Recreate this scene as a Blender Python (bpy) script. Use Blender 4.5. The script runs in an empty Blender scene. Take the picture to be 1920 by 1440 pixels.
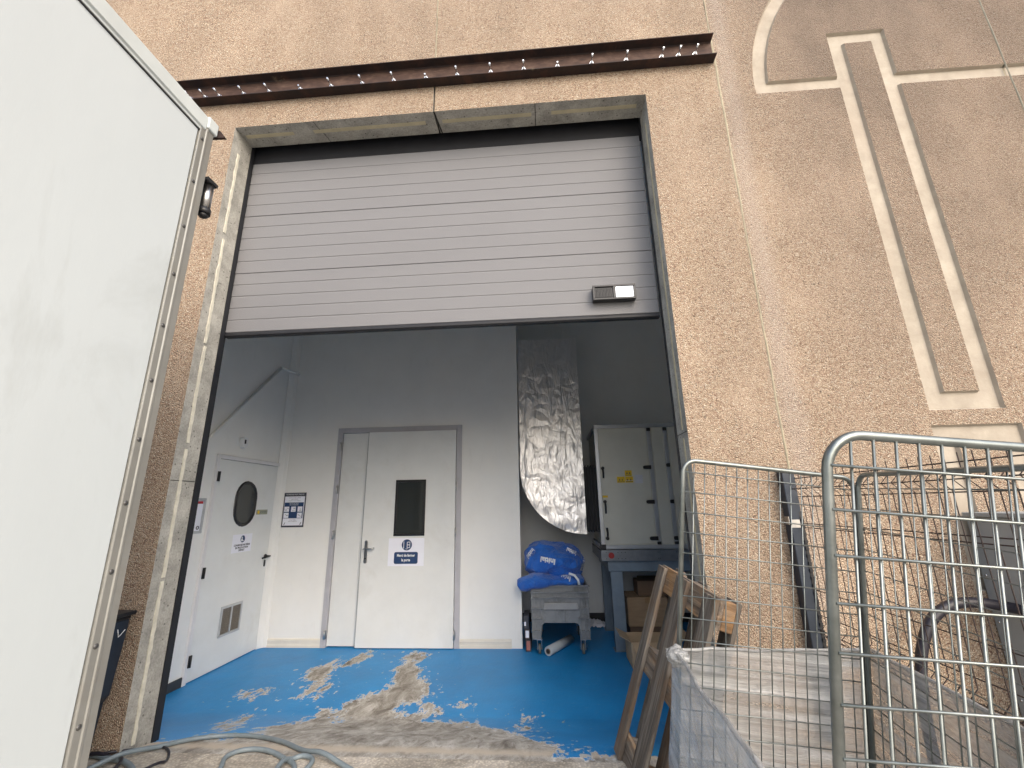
import bpy, bmesh, math, random
import numpy as np
from mathutils import Vector, Matrix, noise
from mathutils.bvhtree import BVHTree
R = math.radians
SC = bpy.context.scene
COL = SC.collection

# ------------------------------------------------------------------ camera
cam = bpy.data.cameras.new("camera")
cam.lens = 821.6558 / 1920 * 36
cam.sensor_width = 36
cam.clip_start = 0.02
cam.clip_end = 600
camo = bpy.data.objects.new("camera", cam)
COL.objects.link(camo)
camo.location = (2.29, -2.5644, 1.5406)
rv = Vector((0.99688075, 0.07699119, -0.01735317))
uv = Vector((0.03712626, -0.26344166, 0.96396065))
fv = Vector((-0.06964493, 0.96159807, 0.26547831))
camo.matrix_world = Matrix(((rv.x, uv.x, -fv.x, 2.29), (rv.y, uv.y, -fv.y, -2.5644), (rv.z, uv.z, -fv.z, 1.5406), (0, 0, 0, 1)))
SC.camera = camo

# ------------------------------------------------------------------ world, sun, exposure
SUN_EL, SUN_AZ = 35, 150      # azimuth measured from +y clockwise
w = bpy.data.worlds.new("World"); SC.world = w; w.use_nodes = True
nt = w.node_tree
sky = nt.nodes.new("ShaderNodeTexSky"); sky.sky_type = 'NISHITA'; sky.sun_disc = False
sky.sun_elevation = R(SUN_EL); sky.sun_rotation = R(SUN_AZ)
sky.air_density = 1.0; sky.dust_density = 5.0; sky.ozone_density = 1.0
hs = nt.nodes.new("ShaderNodeHueSaturation"); hs.inputs['Saturation'].default_value = 1.0
nt.links.new(sky.outputs[0], hs.inputs['Color'])
nt.links.new(hs.outputs[0], nt.nodes['Background'].inputs[0])
nt.nodes['Background'].inputs[1].default_value = 0.15
sl = bpy.data.lights.new("sun", 'SUN'); sl.energy = 1.15; sl.angle = R(90); sl.color = (.90, .95, 1)
so = bpy.data.objects.new("sun", sl); COL.objects.link(so)
so.location = (0, -10, 20)
az = R(SUN_AZ); el = R(SUN_EL)
sd = Vector((math.sin(az) * math.cos(el), math.cos(az) * math.cos(el), math.sin(el)))
so.rotation_euler = sd.to_track_quat('Z', 'Y').to_euler()
SC.view_settings.view_transform = 'Standard'
SC.view_settings.look = 'None'
SC.view_settings.exposure = 0.78
SC.view_settings.gamma = 1
SC.cycles.max_bounces = 14
SC.cycles.diffuse_bounces = 12
SC.cycles.transparent_max_bounces = 24

# ------------------------------------------------------------------ materials
def nodes(name):
    m = bpy.data.materials.new(name); m.use_nodes = True
    t = m.node_tree
    return m, t, t.nodes['Principled BSDF']
def N(t, kind, **kw):
    n = t.nodes.new(kind)
    for k, v in kw.items():
        if k in n.inputs: n.inputs[k].default_value = v
        else: setattr(n, k, v)
    return n
def L(t, a, b): t.links.new(a, b)
def coords(t, scale=(1, 1, 1), rot=(0, 0, 0)):
    c = N(t, 'ShaderNodeTexCoord'); mp = N(t, 'ShaderNodeMapping')
    mp.inputs['Scale'].default_value = scale; mp.inputs['Rotation'].default_value = rot
    L(t, c.outputs['Object'], mp.inputs[0])
    return mp.outputs[0]
def ntex(t, vec, scale, detail=4, rough=.55, dist=0):
    n = N(t, 'ShaderNodeTexNoise', Scale=scale, Detail=detail, Roughness=rough, Distortion=dist)
    L(t, vec, n.inputs['Vector']); return n
def ramp(t, fac, stops, interp='LINEAR'):
    r = N(t, 'ShaderNodeValToRGB'); r.color_ramp.interpolation = interp
    el_ = r.color_ramp.elements
    while len(el_) < len(stops): el_.new(0.5)
    for e, (p, c) in zip(el_, stops):
        e.position = p; e.color = (*c, 1) if len(c) == 3 else c
    L(t, fac, r.inputs[0]); return r.outputs[0]
def mix(t, fac, a, b, mode='MIX'):
    m = N(t, 'ShaderNodeMix', data_type='RGBA', blend_type=mode)
    for s, v in ((0, fac), (6, a), (7, b)):
        if isinstance(v, (int, float)): m.inputs[s].default_value = v
        elif isinstance(v, tuple): m.inputs[s].default_value = (*v, 1) if len(v) == 3 else v
        else: L(t, v, m.inputs[s])
    return m.outputs[2]
def math_(t, op, a, b=0.0, c=0.0):
    m = N(t, 'ShaderNodeMath', operation=op)
    for i, v in enumerate((a, b, c)):
        if isinstance(v, (int, float)): m.inputs[i].default_value = v
        else: L(t, v, m.inputs[i])
    return m.outputs[0]
def bump(t, h, strength, dist=.01, normal=None):
    b = N(t, 'ShaderNodeBump', Strength=strength, Distance=dist)
    L(t, h, b.inputs['Height'])
    if normal: L(t, normal, b.inputs['Normal'])
    return b.outputs[0]
BWV = ((0, (0, 0, 0)), (1, (1, 1, 1)))

def M(name, col, rough=.5, metal=0.0, var=.12, scale=6, bmp=0.0, bscale=60, stretch=(1, 1, 1), spec=.5, dirt=None, dscale=3, dlo=.5, dhi=.75):
    m, t, b = nodes(name)
    v = coords(t, stretch)
    n = ntex(t, v, scale, 5, .6)
    lo = tuple(c * (1 - var) for c in col); hi = tuple(min(1, c * (1 + var)) for c in col)
    c = ramp(t, n.outputs[0], ((.3, lo), (.7, hi)))
    if dirt:
        d = ntex(t, v, dscale, 6, .65, .4)
        f = ramp(t, d.outputs[0], ((dlo, (0, 0, 0)), (dhi, (1, 1, 1))))
        c = mix(t, f, c, dirt)
    L(t, c, b.inputs['Base Color'])
    rr = N(t, 'ShaderNodeMapRange'); rr.inputs[3].default_value = max(0, rough - .08); rr.inputs[4].default_value = min(1, rough + .08)
    L(t, n.outputs[0], rr.inputs[0]); L(t, rr.outputs[0], b.inputs['Roughness'])
    b.inputs['Metallic'].default_value = metal
    b.inputs['Specular IOR Level'].default_value = spec
    if bmp:
        n2 = ntex(t, v, bscale, 4, .6)
        L(t, bump(t, n2.outputs[0], bmp), b.inputs['Normal'])
    return m

def mat_aggregate():
    m, t, b = nodes('exposed_aggregate')
    v = coords(t)
    vo = N(t, 'ShaderNodeTexVoronoi', Scale=140.0); vo.feature = 'F1'
    wv = ntex(t, v, 60, 2)
    vv = N(t, 'ShaderNodeVectorMath', operation='MULTIPLY_ADD'); vv.inputs[1].default_value = (.012, .012, .012)
    L(t, wv.outputs['Color'], vv.inputs[0]); L(t, v, vv.inputs[2]); L(t, vv.outputs[0], vo.inputs['Vector'])
    cell = N(t, 'ShaderNodeSeparateColor'); L(t, vo.outputs['Color'], cell.inputs[0])
    stone = ramp(t, cell.outputs[0], ((0, (.30, .18, .13)), (.1, (.46, .33, .25)), (.35, (.58, .455, .345)), (.62, (.65, .53, .41)), (.86, (.70, .59, .47)), (.97, (.80, .74, .64)), (1, (.14, .11, .09))))
    gap = ramp(t, vo.outputs['Distance'], ((.0, (1, 1, 1)), (.38, (.96, .96, .96)), (.75, (.60, .56, .52))))
    c = mix(t, .8, stone, gap, 'MULTIPLY')
    big = ntex(t, coords(t, (1.1, 1, .55)), .9, 5, .6, .5)
    f = ramp(t, big.outputs[0], ((.38, (0, 0, 0)), (.68, (1, 1, 1))))
    # weathering: greyer & darker high up and to the right-hand panels
    sx = N(t, 'ShaderNodeSeparateXYZ'); L(t, coords(t), sx.inputs[0])
    hz = N(t, 'ShaderNodeMapRange'); hz.inputs[1].default_value = 2.2; hz.inputs[2].default_value = 5.2; hz.clamp = True
    L(t, sx.outputs[2], hz.inputs[0])
    hx = N(t, 'ShaderNodeMapRange'); hx.inputs[1].default_value = 3.55; hx.inputs[2].default_value = 4.3; hx.inputs[3].default_value = .0; hx.clamp = True
    L(t, sx.outputs[0], hx.inputs[0])
    ww = math_(t, 'MULTIPLY', hz.outputs[0], hx.outputs[0])
    ww = math_(t, 'ADD', math_(t, 'MULTIPLY', ww, .5), math_(t, 'MULTIPLY', f, .40))
    c = mix(t, ww, c, (.33, .275, .22), 'MIX')
    c2 = mix(t, math_(t, 'MULTIPLY', ww, .8), c, (.86, .84, .86), 'MULTIPLY')
    # pinkish / pale clouds
    p = ntex(t, coords(t, (1, 1, .7)), 2.2, 4, .6)
    c3 = mix(t, ramp(t, p.outputs[0], ((.45, (0, 0, 0)), (.75, (.42, .42, .42)))), c2, (.68, .55, .44))
    # stains running down
    st = ntex(t, coords(t, (6, 1, .5)), 1.2, 5, .6)
    c4 = mix(t, ramp(t, st.outputs[0], ((.55, (0, 0, 0)), (.8, (.42, .42, .42)))), c3, (.40, .30, .21))
    # salt-and-pepper contrast kept on top
    sp = ntex(t, v, 210, 2, .6)
    c5 = mix(t, .5, c4, ramp(t, sp.outputs[0], ((.3, (.28, .26, .25)), (.5, (1, 1, 1)), (.66, (1.9, 1.9, 1.9)))), 'MULTIPLY')
    c5 = mix(t, 1.0, c5, (.775, .75, .71), 'MULTIPLY'); bx_ = math_(t, 'ABSOLUTE', math_(t, 'SUBTRACT', math_(t, 'ADD', sx.outputs[0], math_(t, 'MULTIPLY', math_(t, 'SUBTRACT', p.outputs[0], .5), .12)), 3.70)); c5 = mix(t, ramp(t, bx_, ((.02, (.22, .22, .22)), (.10, (0, 0, 0)))), c5, (.50, .45, .42)); c5 = mix(t, math_(t, 'MULTIPLY', hx.outputs[0], math_(t, 'ADD', .25, math_(t, 'MULTIPLY', hz.outputs[0], .75))), c5, (.67, .66, .67), 'MULTIPLY'); L(t, c5, b.inputs['Base Color'])
    b.inputs['Roughness'].default_value = .85
    b.inputs['Specular IOR Level'].default_value = .3
    inv = math_(t, 'SUBTRACT', 1, vo.outputs['Distance'])
    L(t, bump(t, inv, .9, .009), b.inputs['Normal'])
    return m

def mat_concrete(name, c1, c2, holes=True, scale=6):
    m, t, b = nodes(name)
    v = coords(t)
    n = ntex(t, v, scale, 8, .68, .2)
    c = ramp(t, n.outputs[0], ((.32, c1), (.68, c2)))
    n2 = ntex(t, v, 90, 3)
    c = mix(t, .5, c, ramp(t, n2.outputs[0], ((.3, (.55, .55, .55)), (.55, (1, 1, 1)), (.8, (1.25, 1.25, 1.25)))), 'MULTIPLY')
    if holes:
        vo = N(t, 'ShaderNodeTexVoronoi', Scale=26.0); L(t, v, vo.inputs['Vector'])
        hcol = ramp(t, vo.outputs['Distance'], ((.1, (.18, .17, .16)), (.17, (1, 1, 1))))
        c = mix(t, .75, c, hcol, 'MULTIPLY')
    L(t, c, b.inputs['Base Color']); b.inputs['Roughness'].default_value = .88
    L(t, bump(t, n.outputs[0], .35, .02, bump(t, n2.outputs[0], .35, .004)), b.inputs['Normal'])
    return m

def mat_relief():
    m, t, b = nodes('smooth_relief_concrete')
    v = coords(t)
    n = ntex(t, v, 7, 6, .65)
    c = ramp(t, n.outputs[0], ((.3, (.31, .27, .215)), (.7, (.45, .40, .33))))
    d = ntex(t, coords(t, (1, 1, .6)), 2.2, 6, .7, .6)
    c = mix(t, ramp(t, d.outputs[0], ((.46, (0, 0, 0)), (.68, (.7, .7, .7)))), c, (.36, .30, .24))
    L(t, c, b.inputs['Base Color']); b.inputs['Roughness'].default_value = .8
    n2 = ntex(t, v, 120, 3)
    L(t, bump(t, n2.outputs[0], .25, .003), b.inputs['Normal'])
    return m

def mat_floor():
    m, t, b = nodes('painted_concrete_floor')
    v = coords(t)
    a = N(t, 'ShaderNodeAttribute', attribute_name='peel')
    n1 = ntex(t, coords(t, (1.3, .5, 1), (0, 0, -.45)), 10, 7, .7)
    n2 = ntex(t, v, 30, 6, .75)
    s = math_(t, 'ADD', a.outputs['Fac'], math_(t, 'MULTIPLY', math_(t, 'SUBTRACT', n1.outputs[0], .5), .52))
    s = math_(t, 'ADD', s, math_(t, 'MULTIPLY', math_(t, 'SUBTRACT', n2.outputs[0], .5), .30))
    bare = math_(t, 'GREATER_THAN', s, 0)
    edge = ramp(t, s, ((0, (0, 0, 0)), (.003, (1, 1, 1)), (.02, (.6, .6, .6)), (.05, (0, 0, 0))))
    # chips and scuffs
    ch = ntex(t, coords(t, (1, .7, 1), (0, 0, .4)), 15, 5, .62)
    chm = ramp(t, math_(t, 'ADD', ch.outputs[0], math_(t, 'MULTIPLY', math_(t, 'ADD', a.outputs['Fac'], .2), .42)), ((.665, (0, 0, 0)), (.68, (1, 1, 1))))
    sc_ = ntex(t, coords(t, (2.5, 16, 1), (0, 0, .6)), 3.5, 5, .7)
    scm = ramp(t, sc_.outputs[0], ((.60, (0, 0, 0)), (.76, (.45, .45, .45))))
    bn = ntex(t, v, 1.8, 5, .6)
    blue = ramp(t, bn.outputs[0], ((.3, (.006, .205, .52)), (.7, (.012, .275, .66))))
    blue = mix(t, scm, blue, (.30, .42, .52))
    blue = mix(t, chm, blue, (.45, .48, .47))
    cn = ntex(t, coords(t, (1.6, .8, 1), (0, 0, .5)), 5, 10, .72, .6)
    con = ramp(t, cn.outputs[0], ((.3, (.12, .105, .09)), (.42, (.27, .25, .22)), (.54, (.42, .40, .365)), (.68, (.64, .62, .59))))
    sp = ntex(t, v, 120, 3)
    con = mix(t, .6, con, ramp(t, sp.outputs[0], ((.3, (.6, .6, .6)), (.6, (1.1, 1.1, 1.1)))), 'MULTIPLY')
    con = mix(t, edge, con, (.68, .67, .64)); dk_ = ntex(t, coords(t, (5, 1.2, 1), (0, 0, -.7)), 4, 5, .7); con = mix(t, ramp(t, dk_.outputs[0], ((.58, (0, 0, 0)), (.66, (.6, .6, .6)))), con, (.14, .115, .09))
    # pale worn band at the sill
    sx = N(t, 'ShaderNodeSeparateXYZ'); L(t, v, sx.inputs[0])
    wy = math_(t, 'ADD', sx.outputs[1], math_(t, 'MULTIPLY', math_(t, 'SUBTRACT', n1.outputs[0], .5), .12))
    band = ramp(t, wy, ((.10, (0, 0, 0)), (.15, (.85, .85, .85)), (.19, (.7, .7, .7)), (.26, (0, 0, 0))))
    con = mix(t, band, con, (.52, .45, .36))
    L(t, mix(t, bare, blue, con), b.inputs['Base Color'])
    rg = math_(t, 'ADD', math_(t, 'MULTIPLY', bare, .42), math_(t, 'ADD', .38, math_(t, 'MULTIPLY', bn.outputs[0], .18)))
    L(t, rg, b.inputs['Roughness'])
    hgt = math_(t, 'SUBTRACT', math_(t, 'MULTIPLY', math_(t, 'SUBTRACT', 1, bare), 1.0), 0)
    nb = bump(t, cn.outputs[0], .3, .02)
    L(t, bump(t, hgt, .5, .002, nb), b.inputs['Normal'])
    return m

def mat_ground():
    m, t, b = nodes('worn_yard_concrete')
    v = coords(t)
    n = ntex(t, v, 3.5, 9, .7, .5)
    c = ramp(t, n.outputs[0], ((.3, (.24, .22, .19)), (.5, (.44, .41, .36)), (.72, (.62, .58, .53))))
    vo = N(t, 'ShaderNodeTexVoronoi', Scale=70.0); L(t, v, vo.inputs['Vector'])
    c = mix(t, .6, c, ramp(t, vo.outputs['Distance'], ((.1, (1.35, 1.3, 1.2)), (.6, (.62, .6, .58)))), 'MULTIPLY')
    L(t, c, b.inputs['Base Color']); b.inputs['Roughness'].default_value = .9
    L(t, bump(t, n.outputs[0], .5, .03, bump(t, vo.outputs['Distance'], .5, .006)), b.inputs['Normal'])
    return m

def mat_rust(name='rusty_steel', light=False):
    m, t, b = nodes(name)
    v = coords(t, (1, 1, 1))
    n = ntex(t, coords(t, (1.4, 1, 3)), 5, 8, .7, .4)
    if light: st = ((.3, (.028, .015, .012)), (.5, (.065, .034, .024)), (.7, (.12, .075, .055)), (.82, (.20, .14, .10)))
    else: st = ((.3, (.013, .010, .012)), (.5, (.028, .016, .014)), (.72, (.07, .03, .02)), (.88, (.16, .10, .05)))
    c = ramp(t, n.outputs[0], st)
    if not light:
        sp = ntex(t, coords(t, (1, 1, 2)), 2.1, 6, .65)
        c = mix(t, ramp(t, sp.outputs[0], ((.66, (0, 0, 0)), (.74, (.8, .8, .8)))), c, (.28, .22, .13))
    L(t, c, b.inputs['Base Color']); b.inputs['Roughness'].default_value = .75; b.inputs['Metallic'].default_value = .2
    n2 = ntex(t, v, 80, 4)
    L(t, bump(t, n2.outputs[0], .3, .003), b.inputs['Normal'])
    return m

def mat_whitewall(name, col, smudge=None):
    m, t, b = nodes(name)
    v = coords(t)
    n = ntex(t, v, 2.2, 5, .6)
    c = ramp(t, n.outputs[0], ((.3, tuple(x * .94 for x in col)), (.7, col)))
    g = ntex(t, coords(t, (3, 3, .8)), 3.2, 6, .7)
    c = mix(t, ramp(t, g.outputs[0], ((.58, (0, 0, 0)), (.85, (.22, .22, .22)))), c, (.5, .5, .47))
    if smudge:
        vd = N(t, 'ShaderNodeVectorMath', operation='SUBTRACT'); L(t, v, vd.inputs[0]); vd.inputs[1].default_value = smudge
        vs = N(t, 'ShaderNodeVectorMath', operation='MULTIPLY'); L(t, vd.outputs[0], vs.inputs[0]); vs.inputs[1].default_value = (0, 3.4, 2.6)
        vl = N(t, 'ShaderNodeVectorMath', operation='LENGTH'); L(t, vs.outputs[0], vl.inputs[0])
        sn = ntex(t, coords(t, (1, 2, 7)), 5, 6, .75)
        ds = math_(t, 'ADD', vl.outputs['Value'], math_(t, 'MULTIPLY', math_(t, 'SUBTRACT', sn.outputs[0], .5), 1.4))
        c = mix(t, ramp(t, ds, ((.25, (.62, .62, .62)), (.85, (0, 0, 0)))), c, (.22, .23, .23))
    L(t, c, b.inputs['Base Color']); b.inputs['Roughness'].default_value = .45
    return m

def mat_wood(name, c1, c2, c3):
    m, t, b = nodes(name)
    oi = N(t, 'ShaderNodeObjectInfo')
    c = N(t, 'ShaderNodeTexCoord')
    at = N(t, 'ShaderNodeAttribute', attribute_name='grain')    # per-board local coordinates
    mp = N(t, 'ShaderNodeMapping'); mp.inputs['Scale'].default_value = (2.2, 34, 34); L(t, at.outputs['Vector'], mp.inputs[0])
    n = N(t, 'ShaderNodeTexNoise', Scale=1.0, Detail=8.0, Roughness=.68, Distortion=.7); L(t, mp.outputs[0], n.inputs['Vector'])
    mp2 = N(t, 'ShaderNodeMapping'); mp2.inputs['Scale'].default_value = (3, 5, 5); L(t, at.outputs['Vector'], mp2.inputs[0])
    n2 = N(t, 'ShaderNodeTexNoise', Scale=1.0, Detail=5.0, Roughness=.6); L(t, mp2.outputs[0], n2.inputs['Vector'])
    cc = ramp(t, n.outputs[0], ((.32, c1), (.52, c2), (.72, c3)))
    gry = ramp(t, n2.outputs[0], ((.36, (0, 0, 0)), (.52, (.9, .9, .9))))
    cc = mix(t, gry, cc, ramp(t, n.outputs[0], ((.35, (.045, .038, .032)), (.5, (.125, .11, .095)), (.68, (.26, .24, .205)))))
    L(t, cc, b.inputs['Base Color']); b.inputs['Roughness'].default_value = .8
    L(t, bump(t, n.outputs[0], .6, .004), b.inputs['Normal'])
    return m

def mat_film():
    m, t, b = nodes('stretch_film')
    at = N(t, 'ShaderNodeAttribute', attribute_name='grain')
    mp = N(t, 'ShaderNodeMapping'); mp.inputs['Scale'].default_value = (.9, 20, 20); L(t, at.outputs['Vector'], mp.inputs[0])
    n = N(t, 'ShaderNodeTexNoise', Scale=1.0, Detail=7.0, Roughness=.66, Distortion=1.2); L(t, mp.outputs[0], n.inputs['Vector'])
    mp2 = N(t, 'ShaderNodeMapping'); mp2.inputs['Scale'].default_value = (2.5, 7, 7); L(t, at.outputs['Vector'], mp2.inputs[0])
    n2 = N(t, 'ShaderNodeTexNoise', Scale=1.0, Detail=5.0, Roughness=.6, Distortion=.8); L(t, mp2.outputs[0], n2.inputs['Vector'])
    c = ramp(t, n.outputs[0], ((.3, (.36, .37, .38)), (.55, (.50, .51, .51)), (.75, (.74, .745, .75))))
    L(t, c, b.inputs['Base Color']); b.inputs['Roughness'].default_value = .22
    b.inputs['Coat Weight'].default_value = .5; b.inputs['Coat Roughness'].default_value = .12
    al = math_(t, 'ADD', math_(t, 'MULTIPLY', n.outputs[0], .75), math_(t, 'MULTIPLY', n2.outputs[0], .45))
    al = ramp(t, al, ((.38, (.34, .34, .34)), (.75, (.92, .92, .92))))
    L(t, al, b.inputs['Alpha'])
    L(t, bump(t, n.outputs[0], .5, .02, bump(t, n2.outputs[0], .35, .04)), b.inputs['Normal'])
    return m

def mat_foil():
    m, t, b = nodes('crinkled_foil')
    v = coords(t)
    w1 = ntex(t, coords(t, (1, 1, 1)), 3.5, 3, .5)
    vv = N(t, 'ShaderNodeVectorMath', operation='MULTIPLY_ADD'); vv.inputs[1].default_value = (.35, .35, .35)
    L(t, w1.outputs['Color'], vv.inputs[0]); L(t, v, vv.inputs[2])
    n = ntex(t, coords(t, (5, 3, 1.4), (0, -.6, 0)), 1.8, 4, .5, .8)
    vo = N(t, 'ShaderNodeTexVoronoi', Scale=5.0); vo.feature = 'DISTANCE_TO_EDGE'; L(t, vv.outputs[0], vo.inputs['Vector'])
    b.inputs['Base Color'].default_value = (.92, .90, .89, 1)
    b.inputs['Metallic'].default_value = .9; b.inputs['Roughness'].default_value = .42
    h = math_(t, 'ADD', n.outputs[0], math_(t, 'MULTIPLY', vo.outputs[0], .5))
    L(t, bump(t, h, .6, .05), b.inputs['Normal'])
    return m

def mat_galv():
    m, t, b = nodes('galvanised_tube')
    v = coords(t)
    n = ntex(t, v, 14, 5, .65)
    c = ramp(t, n.outputs[0], ((.3, (.16, .18, .175)), (.7, (.29, .315, .31))))
    L(t, c, b.inputs['Base Color']); b.inputs['Metallic'].default_value = .85
    L(t, ramp(t, n.outputs[0], ((.3, (.28, .28, .28)), (.7, (.48, .48, .48)))), b.inputs['Roughness'])
    return m

def mat_emit(name, col, s):
    m, t, b = nodes(name)
    b.inputs['Base Color'].default_value = (*col, 1)
    b.inputs['Emission Color'].default_value = (*col, 1); b.inputs['Emission Strength'].default_value = s
    return m

def mat_fabric():
    m, t, b = nodes('blue_laundry_fabric')
    v = coords(t)
    n = ntex(t, v, 5, 5, .6, .5)
    c = ramp(t, n.outputs[0], ((.3, (.004, .085, .42)), (.7, (.008, .16, .66))))
    L(t, c, b.inputs['Base Color']); b.inputs['Roughness'].default_value = .6
    b.inputs['Sheen Weight'].default_value = .3
    n2 = ntex(t, coords(t, (1, 1, 1)), 9, 6, .6, 1.2)
    L(t, bump(t, n2.outputs[0], .7, .05), b.inputs['Normal'])
    return m

def mat_glass():
    m, t, b = nodes('dark_door_glass')
    b.inputs['Base Color'].default_value = (.035, .04, .04, 1)
    b.inputs['Roughness'].default_value = .06
    b.inputs['Specular IOR Level'].default_value = .6
    return m

AGG = mat_aggregate(); CONC = mat_concrete('jamb_concrete', (.25, .245, .22), (.50, .485, .44))
SOFF = CONC
RELIEF = mat_relief(); FLOORM = mat_floor(); GROUND = mat_ground()
RUST = mat_rust(); RUSTW = mat_rust('rusty_web_steel', True)
SEAL = M('joint_sealant', (.34, .30, .215), .8, var=.2, scale=20, bmp=.3)
SEALG = M('grey_joint_sealant', (.20, .19, .15), .8, var=.2, scale=20)
JOINTD = M('dark_joint', (.03, .028, .025), .9)
TAPE = M('pale_tape', (.66, .63, .53), .75, var=.15, scale=18, bmp=.5, bscale=70)
TAPE2 = M('beige_tape', (.50, .45, .31), .75, var=.12, scale=12, bmp=.2)
WALLW = mat_whitewall('white_interior_panel', (.86, .865, .85))
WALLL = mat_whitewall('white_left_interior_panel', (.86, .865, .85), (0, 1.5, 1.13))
DOORW = M('white_door_leaf', (.74, .76, .76), .4, var=.04, scale=3, dirt=(.62, .62, .60), dscale=2.2, dlo=.55, dhi=.9)
FRAMEW = M('white_door_frame', (.72, .72, .74), .4, var=.05)
FRAMEG = M('grey_door_frame', (.46, .46, .50), .4, var=.08)
SKIRTW = M('ivory_skirting', (.74, .71, .64), .4, var=.06)
SKIRTD = M('dark_skirting', (.035, .037, .04), .5)
BLACKM = M('black_metal', (.018, .019, .022), .4, var=.3)
BLACKP = M('black_plastic', (.014, .015, .018), .45, var=.3, bmp=.1)
RUBBER = M('black_rubber', (.012, .013, .017), .6, var=.3, scale=12)
SECT = M('grey_door_panel', (.196, .198, .208), .7, var=.03, scale=2.5, bmp=.2, bscale=260, stretch=(.3, 1, 1), spec=.25)
STEEL = M('brushed_steel', (.5, .5, .5), .3, 1.0, var=.1)
ZINC = M('zinc_bolt', (.72, .74, .76), .25, 1.0, var=.1)
TRUCKW = M('white_truck_panel', (.55, .60, .62), .38, var=.03, scale=1.2, bmp=.06, bscale=30, stretch=(1, 1.4, .5), dirt=(.40, .43, .43), dscale=2.4, dlo=.55, dhi=.95)
TRUCKG = M('aluminium_truck_trim', (.30, .30, .28), .45, .35, var=.1, scale=5, dirt=(.28, .27, .24), dscale=6)
RAILG = M('pale_truck_rail', (.60, .65, .65), .4, .1, var=.06)
AHUW = M('cream_unit_panel', (.58, .57, .50), .45, var=.04)
ALU = M('aluminium_profile', (.50, .52, .55), .35, .6, var=.08)
BLUEST = M('blue_grey_steel', (.20, .255, .31), .45, .2, var=.12, scale=10)
RAILST = M('galvanised_rail', (.25, .27, .30), .4, .7, var=.12, scale=14)
YELLOW = M('yellow_sticker', (.75, .50, .02), .5, var=.05)
REDP = M('red_plastic', (.35, .02, .02), .4)
BINP = M('grey_bin_plastic', (.23, .245, .26), .5, var=.12, scale=9, dirt=(.10, .105, .11), dscale=8)
CARD = M('cardboard', (.38, .26, .16), .85, var=.12, scale=6, stretch=(1, 1, 5), bmp=.1)
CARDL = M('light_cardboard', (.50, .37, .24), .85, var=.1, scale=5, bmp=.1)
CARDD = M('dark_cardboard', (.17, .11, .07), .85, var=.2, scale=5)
PAPER = M('white_paper', (.84, .86, .95), .7, var=.02)
NAVY = M('navy_ink', (.012, .045, .14), .6, var=.1)
INK = M('dark_ink', (.04, .045, .07), .6)
WHITEI = M('white_print', (.80, .82, .84), .6, var=.03)
REDI = M('red_ink', (.45, .03, .04), .6)
GREYI = M('grey_ink', (.30, .32, .33), .6)
GALV = mat_galv(); FILM = mat_film(); FOIL = mat_foil(); FAB = mat_fabric(); GLASS = mat_glass()
FENCEM = M('black_fence_wire', (.035, .022, .020), .6, var=.35, scale=30)
POSTM = M('dark_post_paint', (.018, .028, .045), .45, var=.25, scale=8)
CABM = M('grey_cabinet_paint', (.30, .33, .345), .45, var=.07, scale=4)
HOSEM = M('grey_hose_rubber', (.165, .205, .23), .5, var=.15, scale=14)
CABLEM = M('black_cable_rubber', (.015, .014, .022), .45)
W1 = mat_wood('pallet_wood', (.045, .028, .017), (.15, .095, .055), (.30, .20, .12))
W2 = mat_wood('pallet_block_wood', (.11, .055, .02), (.32, .18, .08), (.52, .33, .17))
LAMPW = mat_emit('lamp_diffuser', (.95, .97, 1), .9)
CASTOR = M('castor_wheel_rubber', (.14, .14, .13), .6)
ROLLM = M('film_roll', (.45, .50, .53), .3, var=.1, scale=10)
STICKG = M('green_grey_sticker', (.33, .35, .27), .5)

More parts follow.
